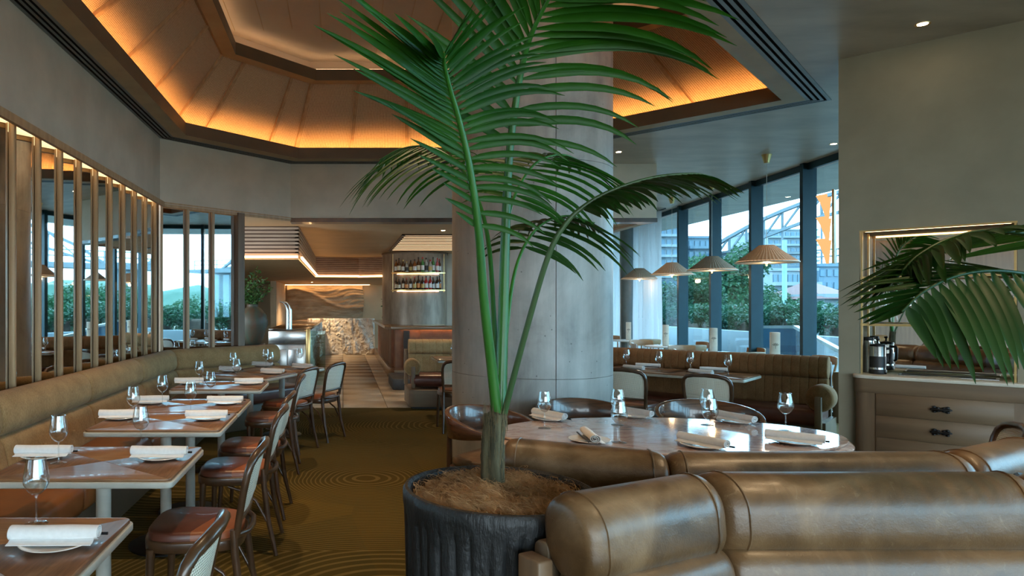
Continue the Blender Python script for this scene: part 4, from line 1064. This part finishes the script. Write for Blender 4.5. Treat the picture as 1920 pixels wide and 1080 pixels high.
# exit sign hung below the beam (shows in the wall mirrors)
ex = thing('exit_sign','green and white running figure exit sign hung below the beam','sign',(1.73,9.02,2.44))
m['sign_green'] = emit('sign_green',(.02,.35,.12),.5); m['sign_white'] = emit('sign_white',(.8,.95,.85),.5)
MB().box(-.14,.14,-.012,.012,0,.15).build('housing', m['whitepaint'], ex)
MB().box(-.13,.13,-.016,-.012,.01,.14).build('face', m['sign_green'], ex, smooth=False)
MB().box(.045,.115,-.018,-.016,.025,.125).build('doorway', m['sign_white'], ex, smooth=False)
RM = MB()
for a, b in (((-.03,.095),(-.045,.06)),((-.045,.06),(-.015,.045)),((-.015,.045),(-.02,.02)),((-.045,.06),(-.075,.035)),((-.075,.035),(-.10,.04)),((-.032,.09),(-.005,.075)),((-.032,.09),(-.065,.085)),((-.065,.085),(-.075,.065))):
    RM.beam((a[0],-.018,a[1]),(b[0],-.018,b[1]),.002,.012,(0,-1,0))
RM.lathe([(0,-.010),(.009,-.004),(.009,.004),(0,.010)],10,(-.02,-.017,.115))
RM.build('running_figure', m['sign_white'], ex, smooth=False)
MB().tube([(0,0,.15),(0,0,.155)],.01,8).build('hanger', m['whitepaint'], ex)
# ================================================================== POTS AND PALMS
def planter(loc, label, seed):
    t = thing('planter_pot', label, 'planter', loc); rnd = random.Random(seed); n = 240; rings = []
    g = []
    while len(g) < n: g += [0]*rnd.choice([2,3,4]); g += [-.006*.6,-rnd.uniform(.008,.014),-.006*.6]
    g = g[:n]
    for z, r, a in ((0,.272,0),(.01,.278,.3),(.10,.282,1),(.30,.286,1),(.55,.290,1),(.70,.293,1),(.78,.295,.8),(.815,.297,.15),(.84,.300,0),(.868,.300,0),(.878,.294,0),(.880,.284,0),(.872,.275,0),(.84,.270,0),(.70,.265,0)):
        rings.append([((r+a*(g[k]+rnd.uniform(-.0015,.0015)))*cos(2*pi*k/n),(r+a*(g[k]+rnd.uniform(-.0015,.0015)))*sin(2*pi*k/n),z) for k in range(n)])
    MB().loft(rings).build('body', m['pot'], t, ang=35)
    return t
def coir(loc, label, seed, ns=3200):
    t = thing('coir_mulch', label, 'mulch', loc); t['kind'] = 'stuff'; rnd = random.Random(seed)
    def hz(x, y): return .042*(1-(x*x+y*y)/.07)+.016*sin(x*31+seed)*cos(y*27)+.008*sin(x*70+y*53)
    B = MB(); n = 28; 
    for j in range(n+1):
        r = .262*j/n
        for k in range(48): a = 2*pi*k/48; x, y = r*cos(a), r*sin(a); B.v.append((x,y,hz(x,y)+rnd.uniform(-.004,.004)))
    for j in range(n):
        for k in range(48): B.f.append((j*48+k, j*48+(k+1)%48, (j+1)*48+(k+1)%48, (j+1)*48+k))
    o = B.build('mat', m['coir'], t); o['kind'] = 'stuff'
    B = MB()
    for s in range(ns):
        r = .258*sqrt(rnd.random()); a = rnd.uniform(0,2*pi); p = Vector((r*cos(a),r*sin(a),0)); p.z = hz(p.x,p.y)+.002
        th = rnd.uniform(0,2*pi); cv = rnd.uniform(-1.1,1.1); el = rnd.uniform(.0,.9); st = rnd.uniform(.006,.013); w = rnd.uniform(.0006,.0011); pts = []
        for k in range(7):
            pts.append(p.copy()); p = p+Vector((cos(th),sin(th),el))*st; th += cv+rnd.uniform(-.2,.2); el -= .27
        o = len(B.v)
        for k, q in enumerate(pts):
            rr = sqrt(q.x**2+q.y**2)
            if rr > .266: q.x *= .266/rr; q.y *= .266/rr
            B.v += [(q.x-w,q.y,q.z),(q.x+w*.5,q.y+w,q.z),(q.x+w*.5,q.y-w,q.z+w)]
        for k in range(6):
            for i in range(3): j = (i+1)%3; B.f.append((o+3*k+i,o+3*k+j,o+3*k+3+j,o+3*k+3+i))
    o = B.build('fibres', m['coir'], t, smooth=False); o['kind'] = 'stuff'
    return t
def crom(P, n):
    P = [P[0]*2-P[1]]+P+[P[-1]*2-P[-2]]; out = []
    segs = len(P)-3
    for k in range(n+1):
        u = k/n*segs; i = min(int(u), segs-1); t = u-i; a, b, c, d = P[i:i+4]
        out.append(.5*((2*b)+(c-a)*t+(2*a-5*b+4*c-d)*t*t+(3*b-a-3*c+d)*t**3))
    return out
def leaflet(par, p, d, nrm, L, w, droop, mat, seg=8, curl=0):
    B = MB(); p = Vector(p); d = Vector(d).normalized(); st = L/seg; o = 0
    for k in range(seg+1):
        s = k/seg; ww = w*(min(1,s*5+.18))*(1-s**2.2)**.75+.0004
        side = d.cross(nrm); 
        if side.length < 1e-3: side = d.cross(Vector((1,0,.1)))
        side.normalize(); nn = side.cross(d)
        B.v += [tuple(p+side*ww), tuple(p-nn*ww*.45), tuple(p-side*ww)]
        if k < seg:
            p = p+d*st; d = (d+Vector((0,0,-1))*(droop*st/.1*(.35+s*1.3))).normalized()
            nrm = (nrm - d*nrm.dot(d)).normalized()
    for k in range(seg):
        i = 3*k; B.f += [(i,i+1,i+4,i+3),(i+1,i+2,i+5,i+4)]
    return B.build('leaflet', mat, par, ang=80)
def frond(par, pts, n, f0, up, left, right, mat, rad=(.009,.003), seed=0, wmax=.011, bend=1, smat='stem', lbase=1.0, bendl=None):
    """pts: (px,py,depth) of petiole+rachis; leaflets from fraction f0 on; left/right = (len, forward deg, lift deg, droop)"""
    rnd = random.Random(seed)
    C_ = crom([W(*q) for q in pts], 60); N = len(C_)
    fr_ = MB().tube(C_, [rad[0]+(rad[1]-rad[0])*(i/N) for i in range(N)], 12).build('frond', m[smat], par, ang=80)
    up = Vector(up).normalized()
    for sgn, S in ((-1,left),(1,right)):
        if not S: continue
        L0, fw, lift, droop = S
        for k in range(n):
            f = f0+(1-f0)*(k+.25*(sgn>0)+rnd.uniform(-.15,.15))/n; f = min(.995,max(f0,f)); x = f*(N-1); i = min(N-2,int(x)); p = C_[i].lerp(C_[i+1], x-i)
            t = (C_[i+1]-C_[i]).normalized(); u = (up - t*up.dot(t)).normalized(); lat = t.cross(u)*sgn
            g = (f-f0)/(1-f0); bd_ = bend if sgn > 0 or bendl is None else bendl; prof = (.62+.38*min(1,g*4))*(1 if sgn > 0 else lbase+(1-lbase)*min(1,g/.45))*(1-.62*max(0,(g-.55)/.45)**1.4)
            L = L0*prof*rnd.uniform(.9,1.08); a = radians(fw+30*max(0,g-.35)-28*(1-g)**2*bd_+rnd.uniform(-4,4)); b = radians(lift+rnd.uniform(-4,4))
            d = (lat*cos(a)+t*sin(a))*cos(b)+u*sin(b)
            leaflet(fr_, p, d, u, L, wmax*(.75+.25*prof)*rnd.uniform(.85,1.1), droop*(1+1.6*bd_*(1-g)**2)*rnd.uniform(.8,1.2), mat)
    return fr_
pc = (.49,2.11,0)
planter(pc, 'black gouged clay pot holding the tall palm by the booths', 1)
coir((pc[0],pc[1],.845), 'coir fibre mulch in the pot of the tall palm', 2, 4200)
palm = thing('kentia_palm', 'tall green kentia palm in front of the concrete column', 'palm', (W(926,905,2.11).x,2.11,.86))
def to_local(o, parent):
    o.location = -Vector(parent.location)
PAL = []
tk = [W(926,912,2.11),W(924,860,2.11),W(926,815,2.11),W(929,785,2.11),W(930,772,2.11)]
rn = random.Random(4); rings = []; tc = crom(tk, 28); rid = [rn.uniform(-.004,.004) for k in range(30)]
for i, q in enumerate(tc):
    r0 = .036-.004*i/28 if i < 27 else .020
    rings.append([q+Vector(((r0+rid[k]+rn.uniform(-.0015,.0015))*cos(2*pi*k/30),(r0+rid[k]+rn.uniform(-.0015,.0015))*sin(2*pi*k/30),rn.uniform(-.002,.002))) for k in range(30)])
PAL.append(MB().loft(rings).build('trunk', m['trunk'], palm, ang=80))
m['fibre'] = mk('trunk_fibre', (.16,.12,.06), rough=.9)
FB = MB()
for k in range(420):                     # loose trunk fibres
    i = rn.randrange(0,27); a = rn.uniform(0,2*pi); q = tc[i]+Vector((cos(a),sin(a),0))*.034; o = Vector((cos(a),sin(a),0)); e = q+o*rn.uniform(.001,.005)+Vector((0,0,rn.choice([-1,1])*rn.uniform(.015,.05))); FB.tube([q,e],[.0009,.0004],3)
fb = FB.build('trunk_fibre', m['fibre'], palm); fb['kind'] = 'stuff'; PAL.append(fb)
for (a, b, r) in (((918,800,2.10),(927,770,2.10),.012),((941,806,2.09),(946,776,2.09),.009),((934,775,2.12),(936,720,2.12),.009)):
    PAL.append(MB().tube([W(*a),W((a[0]+b[0])/2,(a[1]+b[1])/2,a[2]),W(*b)],[r,r*.9,r*.4],8).build('sheath', m['trunk'], palm))
FR = [
 # main frond leaning left
 dict(pts=[(932,775,2.11),(921,680,2.09),(907,560,2.05),(897,430,2.0),(880,311,1.95),(862,230,1.91),(845,170,1.87),(834,125,1.83),(832,100,1.79)], n=28, f0=.38, up=(.15,-1,.25), left=(.44,46,0,.03), right=(.31,10,10,.20), mat=m['frond'], rad=(.018,.003), seed=1, wmax=.0112, lbase=.30, bendl=.2),
 # tall frond to the upper right
 dict(pts=[(938,775,2.13),(942,640,2.15),(946,500,2.17),(950,380,2.17),(957,270,2.15),(973,155,2.11),(989,85,2.06),(1012,30,2.0),(1045,-30,1.93),(1080,-80,1.86)], n=20, f0=.44, up=(.1,-1,.3), left=(.54,48,0,.03), right=(.54,26,6,.15), mat=m['frond'], rad=(.020,.003), seed=2, wmax=.015, bend=.6),
 # arching frond to the right
 dict(pts=[(944,780,2.10),(985,625,2.02),(1027,483,1.95),(1062,418,1.92),(1105,380,1.90),(1160,352,1.88),(1230,332,1.87),(1300,326,1.87),(1335,332,1.88)], n=24, f0=.47, up=(.1,.25,1), left=(.22,48,0,.10), right=(.19,42,-32,.30), mat=m['frond_old'], rad=(.010,.0025), seed=3, wmax=.011, smat='stem_old'),
 # frond drooping to the back left
 dict(pts=[(932,770,2.14),(926,600,2.2),(915,450,2.28),(890,360,2.36),(850,300,2.46),(800,275,2.58),(750,280,2.68),(712,300,2.75)], n=24, f0=.50, up=(-.1,-.3,1), left=(.36,34,-22,.20), right=(.34,34,-8,.14), mat=m['frond'], rad=(.010,.0025), seed=4, wmax=.009),
 # frond to the back right
 dict(pts=[(938,770,2.14),(938,620,2.19),(944,480,2.25),(960,380,2.33),(1000,310,2.42),(1050,290,2.5),(1095,305,2.56)], n=22, f0=.50, up=(.1,-.3,1), left=(.30,35,-5,.16), right=(.38,30,-12,.20), mat=m['frond'], rad=(.010,.0025), seed=5, wmax=.011),
 # lower young frond towards the viewer
 dict(pts=[(938,775,2.13),(950,620,2.2),(968,500,2.26),(1005,430,2.31),(1060,405,2.34),(1115,418,2.36)], n=15, f0=.48, up=(.1,-.2,1), left=(.30,26,-8,.20), right=(.32,28,-16,.20), mat=m['frond_old'], rad=(.008,.0022), seed=6, wmax=.011),
]
for q in FR: PAL.append(frond(palm, **q))
for o in PAL: to_local(o, palm)
pc2 = (2.52,2.10,0)
planter(pc2, 'second black clay pot at the right end of the booths', 3)
coir((pc2[0],pc2[1],.825), 'coir fibre mulch in the right hand pot', 4, 600)
palm2 = thing('kentia_palm', 'second palm arching in from the right edge over the sideboard', 'palm', (2.5,2.11,.86))
P2 = [MB().tube([W(2125,885,2.11),W(2120,800,2.11),W(2112,740,2.11)],[.033,.030,.014],12).build('trunk', m['trunk'], palm2)]
FR2 = [
 dict(pts=[(2112,760,2.11),(2085,640,2.09),(2040,530,2.06),(1985,465,2.03),(1915,438,2.0),(1840,434,1.97),(1775,450,1.95),(1720,480,1.93),(1690,510,1.92)], n=26, f0=.40, up=(-.2,.35,1), left=(.26,42,-14,.16), right=(.30,42,-2,.06), mat=m['frond_old'], rad=(.012,.0028), seed=11, wmax=.017, bend=.2, smat='frond_old'),
 dict(pts=[(2110,770,2.10),(2075,670,2.02),(2030,585,1.95),(1980,535,1.90),(1920,514,1.86),(1850,508,1.83),(1785,520,1.81),(1730,548,1.79),(1690,585,1.78)], n=19, f0=.38, up=(-.2,-.25,1), left=(.31,22,-38,.30), right=(.22,40,2,.12), mat=m['frond_old'], rad=(.009,.0028), seed=12, wmax=.0155, bend=.2, smat='frond_old'),
]
for q in FR2: P2.append(frond(palm2, **q))
for o in P2: to_local(o, palm2)
# ================================================================== WINDOW DINING ROOM
m['cafe_wood'] = mk('cafe_beech', (.36,.19,.085), (.28,.14,.06), rough=.4, scale=5, stretch=(1,6,6))
m['cafe_grey'] = mk('cafe_oak', (.26,.17,.085), (.20,.13,.065), rough=.45, scale=5, stretch=(1,6,6))
def cafe_chair(mat, name):
    t = thing(name, '', 'chair')
    MB().prism(rpoly(-.20,.20,-.19,.21,.07,5),.435,.465).build('seat', mat, t, bev=.006)
    for s in (-1,1):
        MB().tube([(s*.17,.17,.44),(s*.19,.20,.002)],[.018,.012],8).build('leg', mat, t)
        MB().tube([(s*.165,-.16,.44),(s*.19,-.21,.002)],[.018,.012],8).build('leg', mat, t)
        MB().tube([(s*.165,-.17,.44),(s*.175,-.20,.60),(s*.185,-.225,.74)],[.016,.014,.012],8).build('stile', mat, t)
    for x in (-.06,.06): MB().tube([(x,-.175,.45),(x,-.235,.72)],.008,6).build('spindle', mat, t)
    rings = []
    for k in range(13):
        x = -.225+.45*k/12; y = -.20-.055*(1-(x/.225)**2); h = .055-.012*(abs(x)/.225)**3
        rings.append([(x,y-.009,.76-h),(x,y+.009,.76-h),(x,y+.002,.76+h),(x,y-.016,.76+h)])
    MB().loft(rings).build('top_rail', mat, t, bev=.004)
    return t
CW = cafe_chair(m['cafe_wood'],'cafe_chair'); CWH = cafe_chair(m['whitepaint'],'cafe_chair'); CG = cafe_chair(m['cafe_grey'],'cafe_chair')
def cafe_table():
    t = thing('cafe_table','','table')
    MB().lathe([(.0,.725),(.335,.725),(.35,.735),(.35,.745),(.34,.75),(0,.75)],40).build('top', m['whitepaint'], t)
    MB().lathe([(.03,.02),(.03,.70),(.10,.726)],16).build('pedestal', m['whitepaint'], t)
    MB().lathe([(.22,0),(.22,.012),(.03,.025)],28).build('base', m['whitepaint'], t)
    return t
CT = cafe_table()
m['emblem'] = mk('emblem_ink', (.05,.04,.03), rough=.7)
def menu_post():
    t = thing('menu_block','','menu stand')
    MB().box(-.05,.05,-.05,.05,0,.37).build('block', m['cream'], t, bev=.002, seg=1)
    B = MB()
    for a in (-60,-30,0,30,60):
        r = radians(a); B.add([(-.0,-.0508,.20),(sin(r-.12)*.032,-.0508,.20+cos(r-.12)*.032),(sin(r)*.042,-.0508,.20+cos(r)*.042),(sin(r+.12)*.032,-.0508,.20+cos(r+.12)*.032)],[(0,1,2,3)])
    B.add([(-.0015,-.0508,.165),(.0015,-.0508,.165),(.0015,-.0508,.20),(-.0015,-.0508,.20)],[(0,1,2,3)])
    B.build('emblem', m['emblem'], t, smooth=False)
    return t
MP = menu_post()
CTP = [(5.46,8.45),(5.60,10.1),(5.70,11.8),(5.90,13.8)]
ks = 0
for k, (x,y) in enumerate(CTP):
    nm = ['nearest','second','third','farthest'][k]+' window cafe table'
    place(CT,(x,y,0),0,'small round white cafe table by the windows, %s of four' % ['nearest','second nearest','third nearest','farthest'][k],'cafe tables by the windows')
    place(MP,(x-.02,y-.02,.75),radians(-24),'square cream menu block with a flower emblem on the %s' % nm,'menu blocks')
    for j, (dx,dy,rz,c,wd_) in enumerate(((.52,.15,pi/2,CW,'beech'),(-.10,.56,pi,CW,'beech'),(-.46,-.30,-pi/2-.3,CWH,'white painted'),(.05,-.58,.1,CG,'grey oak'))):
        if k == 0 and j == 3: dx, dy, rz = -.38, .42, radians(-140); c, wd_ = CWH, 'white painted'
        place(c,(x+dx,y+dy,0),rz,'%s cafe chair at the %s, %s' % (wd_, nm, ['window side','far side','room side','near side'][j]),'cafe chairs by the windows')
# steel blue round column and sheer curtain
sc_ = MB().lathe([(.20,0),(.20,ZC)],32,(6.42,15.0,0)).build('round_column', mk('blue_grey_paint',(.16,.22,.24),rough=.35), ang=60); struct(sc_,'slim blue grey round column by the curtain'); sc_['category'] = 'column'
cu = thing('curtain','pale sheer curtain hanging beside the far windows','curtain')
t = NT('sheer'); t.color((.72,.70,.70)); t.set(rough=.9)
tl = t.node('ShaderNodeBsdfTranslucent'); tl.inputs[0].default_value = (.8,.8,.82,1); tr = t.node('ShaderNodeBsdfTransparent'); m1 = t.node('ShaderNodeMixShader'); m2 = t.node('ShaderNodeMixShader'); m1.inputs[0].default_value = .5; m2.inputs[0].default_value = .3
t.l(t.p.outputs[0],m1.inputs[1]); t.l(tl.outputs[0],m1.inputs[2]); t.l(m1.outputs[0],m2.inputs[1]); t.l(tr.outputs[0],m2.inputs[2]); t.l(m2.outputs[0],t.out.inputs[0]); m['sheer'] = t.m
for y0, y1 in ((13.3,15.0),(15.3,17.6)):
    rw = []
    for z in (.02,1.2,2.4,ZC-.03):
        rw.append([(wx(y)-.30+.05*sin(y*38)+.02*sin(y*97+z), y, z) for y in [y0+(y1-y0)*k/90 for k in range(91)]])
    MB().loft(rw,cap=False,closed=False).build('curtain_panel', m['sheer'], cu)
MB().tube([(wx(13)-.30,13.1,ZC-.02),(wx(17.8)-.30,17.8,ZC-.02)],.012,8).build('curtain_track', m['mullion'], cu)
m['bld_white'] = mk('bld_white',(.19,.21,.225),(.15,.175,.19),rough=.7,scale=.2)
m['bld_blue'] = mk('bld_blue',(.09,.14,.18),rough=.6); m['bld_win'] = mk('bld_window',(.05,.11,.16),rough=.15); m['bld_roof'] = mk('bld_roof',(.16,.07,.065),rough=.7)
# ================================================================== OUTSIDE
g1 = MB().box(5.2,16,-12,60,-.25,-.10).build('terrace', mk('terrace_stone',(.16,.17,.17),rough=.7)); struct(g1,'pale terrace outside the windows')
g2 = MB().box(16,700,-200,700,-4.2,-4.0).build('ground', mk('far_ground',(.08,.11,.12),(.05,.07,.07),rough=.5,scale=.05)); struct(g2,'river bank ground outside')
g3 = MB().box(-60,60,-60,-6,-1.0,-.3).build('ground', m['ceil']); struct(g3,'paved ground behind the viewer')
wallp = MB().box(13.2,13.5,2,46,-.1,.62).build('planter_wall', m['bld_white'], bev=.01); tag(wallp,'long low white planter wall under the hedge outside','wall')
def leafmesh(n, fn, sz, seed, name, mat):
    rnd = random.Random(seed); B = MB()
    for k in range(n):
        p = Vector(fn(rnd)); d = Vector((rnd.gauss(0,1),rnd.gauss(0,1),rnd.gauss(0,.7)-.3)).normalized(); w = d.cross(Vector((rnd.gauss(0,1),rnd.gauss(0,1),rnd.gauss(0,1)))).normalized(); L = sz*rnd.uniform(.6,1.3)
        B.add([p,p+d*L*.5+w*L*.25,p+d*L,p+d*L*.5-w*L*.25],[(0,1,2,3)])
    o = B.build(name, mat, smooth=False); o['kind'] = 'stuff'; return o
def blob(cs):
    def fn(r):
        cx, cy, cz, rx, rz = r.choice(cs); a = r.uniform(0,2*pi); u = r.uniform(-1,1); q = r.uniform(.72,1.0)
        s = sqrt(1-u*u); return (cx+rx*q*s*cos(a), cy+rx*q*s*sin(a), cz+rz*q*u)
    return fn
def shrub_proto(seed):
    r = random.Random(seed); cs = [(r.uniform(-.5,.5),r.uniform(-.9,.9),r.uniform(.2,.75),r.uniform(.3,.5),r.uniform(.28,.42)) for k in range(9)]
    t = thing('hedge_shrub','','shrub'); o = leafmesh(2600, blob(cs), .12, seed, 'leaves', m['foliage2']); o.parent = t
    o = MB().box(-.25,.25,-.5,.5,-.6,.35).build('soil_mass', m['bark'], t, bev=.1); return t
SH = [shrub_proto(k) for k in (1,2,3)]
for k in range(21):
    y = 3.0+1.55*k; pr = SH[k%3]
    place(pr,(14.75+random.uniform(-.15,.15),y,.55+random.uniform(-.05,.12)),random.choice([0,pi]),'dense green shrub of the hedge outside, %s counted from the near end' % (ORD[k] if k < 12 else ['thirteenth','fourteenth','fifteenth','sixteenth','seventeenth','eighteenth','nineteenth','twentieth','twenty first'][k-12]),'hedge shrubs outside the windows')
# ramp rail outside
rl = thing('ramp_railing','white topped glass railing sloping down outside the windows','railing')
ra = [W(1430,613,14.2),W(1492,613,13.2),W(1580,660,10.4)]
for a, b in zip(ra[:-1],ra[1:]):
    MB().beam(a,b,.08,.06).build('handrail', m['whitepaint'], rl)
    MB().add([(a.x,a.y,-.1),(b.x,b.y,-.1),(b.x,b.y,b.z-.03),(a.x,a.y,a.z-.03),(a.x+.02,a.y,-.1),(b.x+.02,b.y,-.1),(b.x+.02,b.y,b.z-.03),(a.x+.02,a.y,a.z-.03)],[(0,1,2,3),(7,6,5,4),(0,4,5,1),(3,2,6,7),(0,3,7,4),(1,5,6,2)]).build('panel', mk('blue_glass_panel',(.05,.16,.30),rough=.2), rl, smooth=False)
# trees
def tree_proto(seed, h, r, name='tree'):
    rd = random.Random(seed); t = thing(name,'','tree')
    cs = [(rd.uniform(-1,1)*r*.6, rd.uniform(-1,1)*r*.6, h*rd.uniform(.45,.9), r*rd.uniform(.3,.5), r*rd.uniform(.22,.36)) for k in range(14)]
    o = leafmesh(6000, blob(cs), .25*r/2.5, seed, 'crown', m['foliage']); o.parent = t
    MB().tube([(0,0,-4.5),(.1,0,h*.3),(0,.1,h*.7)],[.26,.2,.08],8).build('trunk', m['bark'], t)
    for k in range(4):
        c = cs[k]; MB().tube([(0.05,0,h*.28),(c[0]*.5,c[1]*.5,(h*.28+c[2])*.55),(c[0],c[1],c[2])],[.12,.08,.04],6).build('bough', m['bark'], t)
    return t
TR = [tree_proto(21,7.5,3.0),tree_proto(22,6.5,2.8),tree_proto(23,8.5,3.4)]
spots = [(1300,30,0,505),(1372,38,1,452),(1335,60,2,470),(1405,48,0,530),(1455,60,1,545),(1492,52,2,552),(1528,62,1,548),(1268,52,1,560),(1225,56,2,545),(1190,62,0,540),(1180,90,2,500),(1600,60,2,530),(1680,46,0,520),(1780,50,1,510),(1860,44,2,520),(1140,75,1,530),(1090,80,2,520),(1030,86,0,520),(960,90,1,510),(880,100,2,505)]
rank = sorted(range(len(spots)), key=lambda q: spots[q][0])
NTHT = ['leftmost','second','third','fourth','fifth','sixth','seventh','eighth','ninth','tenth','eleventh','twelfth','thirteenth','fourteenth','fifteenth','sixteenth','seventeenth','eighteenth','nineteenth','rightmost']
TH = [7.5,6.5,8.5]
for k, (px,Y,i,py) in enumerate(spots):
    q = W(px,py,Y); sc = (q.z+4.0)/(TH[i]*1.02)*(.62 if Y < 50 else .8); o = place(TR[i],(q.x,Y,q.z-TH[i]*sc),random.uniform(0,6.28),'leafy green tree beyond the hedge outside, %s from the left' % NTHT[rank.index(k)],'trees outside the windows'); o.scale = (sc,)*3
for k in range(14):
    y = -34+7.0*k; x = 62+random.uniform(-5,6)-.15*k; sc = random.uniform(1.0,1.35)
    o = place(TR[k%3],(x,y,-4.6),random.uniform(0,6.28),'leafy riverside tree seen only in the wall mirrors','riverside trees seen in the mirrors'); o.scale = (sc,)*3
# buildings
def building(label, px0, px1, ytop, Y, depth, floors, cols, body, balcony=True, z0=-4):
    a = W(px0,ytop,Y); b = W(px1,ytop,Y); t = thing('building', label, 'building', (a.x,Y,z0)); w = b.x-a.x; h = a.z-z0
    MB().box(0,w,0,depth,0,h).build('wall', body, t, smooth=False)
    fh = h/floors; cw = w/cols
    wm = MB().box(-cw*.33,cw*.33,-.12,.1,-fh*.26,fh*.26); me = None
    sm = MB().box(-depth*.36/cols if False else -.4,.4,-.1,.1,-fh*.26,fh*.26)
    for f in range(floors):
        for c in range(cols):
            if me is None: o = wm.build('window', m['bld_win'], t, smooth=False, loc=(cw*(c+.5),0,fh*(f+.5))); me = o.data
            else: link_mesh('window', me, t, (cw*(c+.5),0,fh*(f+.5)))
        if balcony: MB().box(-.15,w+.15,-1.0,.0,fh*f+fh*.02,fh*f+fh*.26).build('balcony', body, t, smooth=False)
    MB().box(-.2,w+.2,-.3,depth+.2,h,h+.4).build('parapet', body, t, smooth=False)
    return t
building('tall white apartment tower with stacked balconies left of the trees',1236,1283,330,110,18,16,4,m['bld_white'])
building('white apartment tower glimpsed beside the concrete column',1120,1172,380,130,18,16,5,m['bld_white'])
building('pale blue block of flats above the trees',1290,1342,447,120,16,9,5,m['bld_blue'])
building('low pale office block between two mullions',1395,1432,470,112,10,8,4,m['bld_white'],False)
building('wide white apartment block behind the arch bridge',1440,1532,432,190,20,12,9,m['bld_white'])
building('white hotel front with scalloped balconies under the bridge',1448,1530,508,90,12,5,9,m['bld_white'])
building('dark office block right of the bridge pier',1535,1600,500,100,14,6,5,m['bld_blue'],False)
hs = building('white river house with a red hipped roof',1546,1600,560,55,8,2,4,m['bld_white'],False,-2)
a = W(1540,560,55); b = W(1606,560,55); w_ = b.x-a.x; h_ = a.z+2
MB().add([(-.4,-.6,h_),(w_,-.6,h_),(w_,8.5,h_),(-.4,8.5,h_),(w_*.35,4,h_+1.5),(w_*.65,4,h_+1.5)],[(0,1,5,4),(1,2,5),(2,3,4,5),(3,0,4),(3,2,1,0)]).build('roof', m['bld_roof'], hs, smooth=False)
# steel arch bridge
bd = thing('arch_bridge','grey steel arch bridge crossing behind the apartment blocks','bridge')
m['bridge'] = mk('bridge_steel',(.11,.135,.15),rough=.6)
B0, B1 = Vector((80,172,9.0)), Vector((215,-40,13.0))
MB().beam(B0,B1,6,1.2).build('deck', m['bridge'], bd)
for j in range(26): q = B0.lerp(B1,j/25); MB().beam(q+Vector((0,0,.6)),q+Vector((0,0,3.6)),.35,.35,(0,1,0)).build('post', m['bridge'], bd)
for dz in (2.2,3.6): MB().beam(B0+Vector((0,0,dz)),B1+Vector((0,0,dz)),.3,.3).build('rail', m['bridge'], bd)
for (u0, u1) in ((.03,.36),(.40,.95)):
    prevA = prevB = None; n = 22
    for k in range(n+1):
        u = k/n; q = B0.lerp(B1,u0+(u1-u0)*u); hh = 15*(u1-u0)/.33
        A_ = q+Vector((0,0,.8+min(hh,18)*sin(pi*u)**.8)); B_ = q+Vector((0,0,.3+min(hh,18)*.76*sin(pi*u)**1.1))
        if prevA:
            MB().beam(prevA,A_,1.0,.7).build('top_chord', m['bridge'], bd); MB().beam(prevB,B_,.8,.6).build('lower_chord', m['bridge'], bd); MB().beam(prevB,A_,.4,.35).build('diagonal', m['bridge'], bd)
        MB().beam(B_,A_,.4,.35,(0,1,0)).build('vertical', m['bridge'], bd)
        if k not in (0,n): MB().beam(q,B_,.3,.25,(0,1,0)).build('hanger', m['bridge'], bd)
        prevA, prevB = A_, B_
for u in (.03,.38,.95): q = B0.lerp(B1,u); MB().box(q.x-2,q.x+2,q.y-3,q.y+3,-5,q.z+1).build('pier', m['bridge'], bd, smooth=False)
hl = MB()
for k in range(41):
    q = Vector((150,235,0)).lerp(Vector((300,-90,0)),k/40); r = random.Random(k); hl.v += [(q.x,q.y,-4),(q.x+14,q.y+5,r.uniform(6,9)),(q.x+60,q.y+20,r.uniform(9,14))]
for k in range(40): hl.f += [(3*k,3*k+3,3*k+4,3*k+1),(3*k+1,3*k+4,3*k+5,3*k+2)]
hill = hl.build('hill', mk('hill_green',(.02,.065,.042),(.04,.085,.06),rough=.9,scale=.15)); struct(hill,'wooded far river bank')
lp = MB().tube([Vector((W(1471,640,26).x,26,-4.0)),W(1471,450,26)],[.11,.08],10).build('flag_pole', mk('pole_teal',(.20,.32,.36),rough=.4)); tag(lp,'slim teal pole standing outside between the mullions','pole')
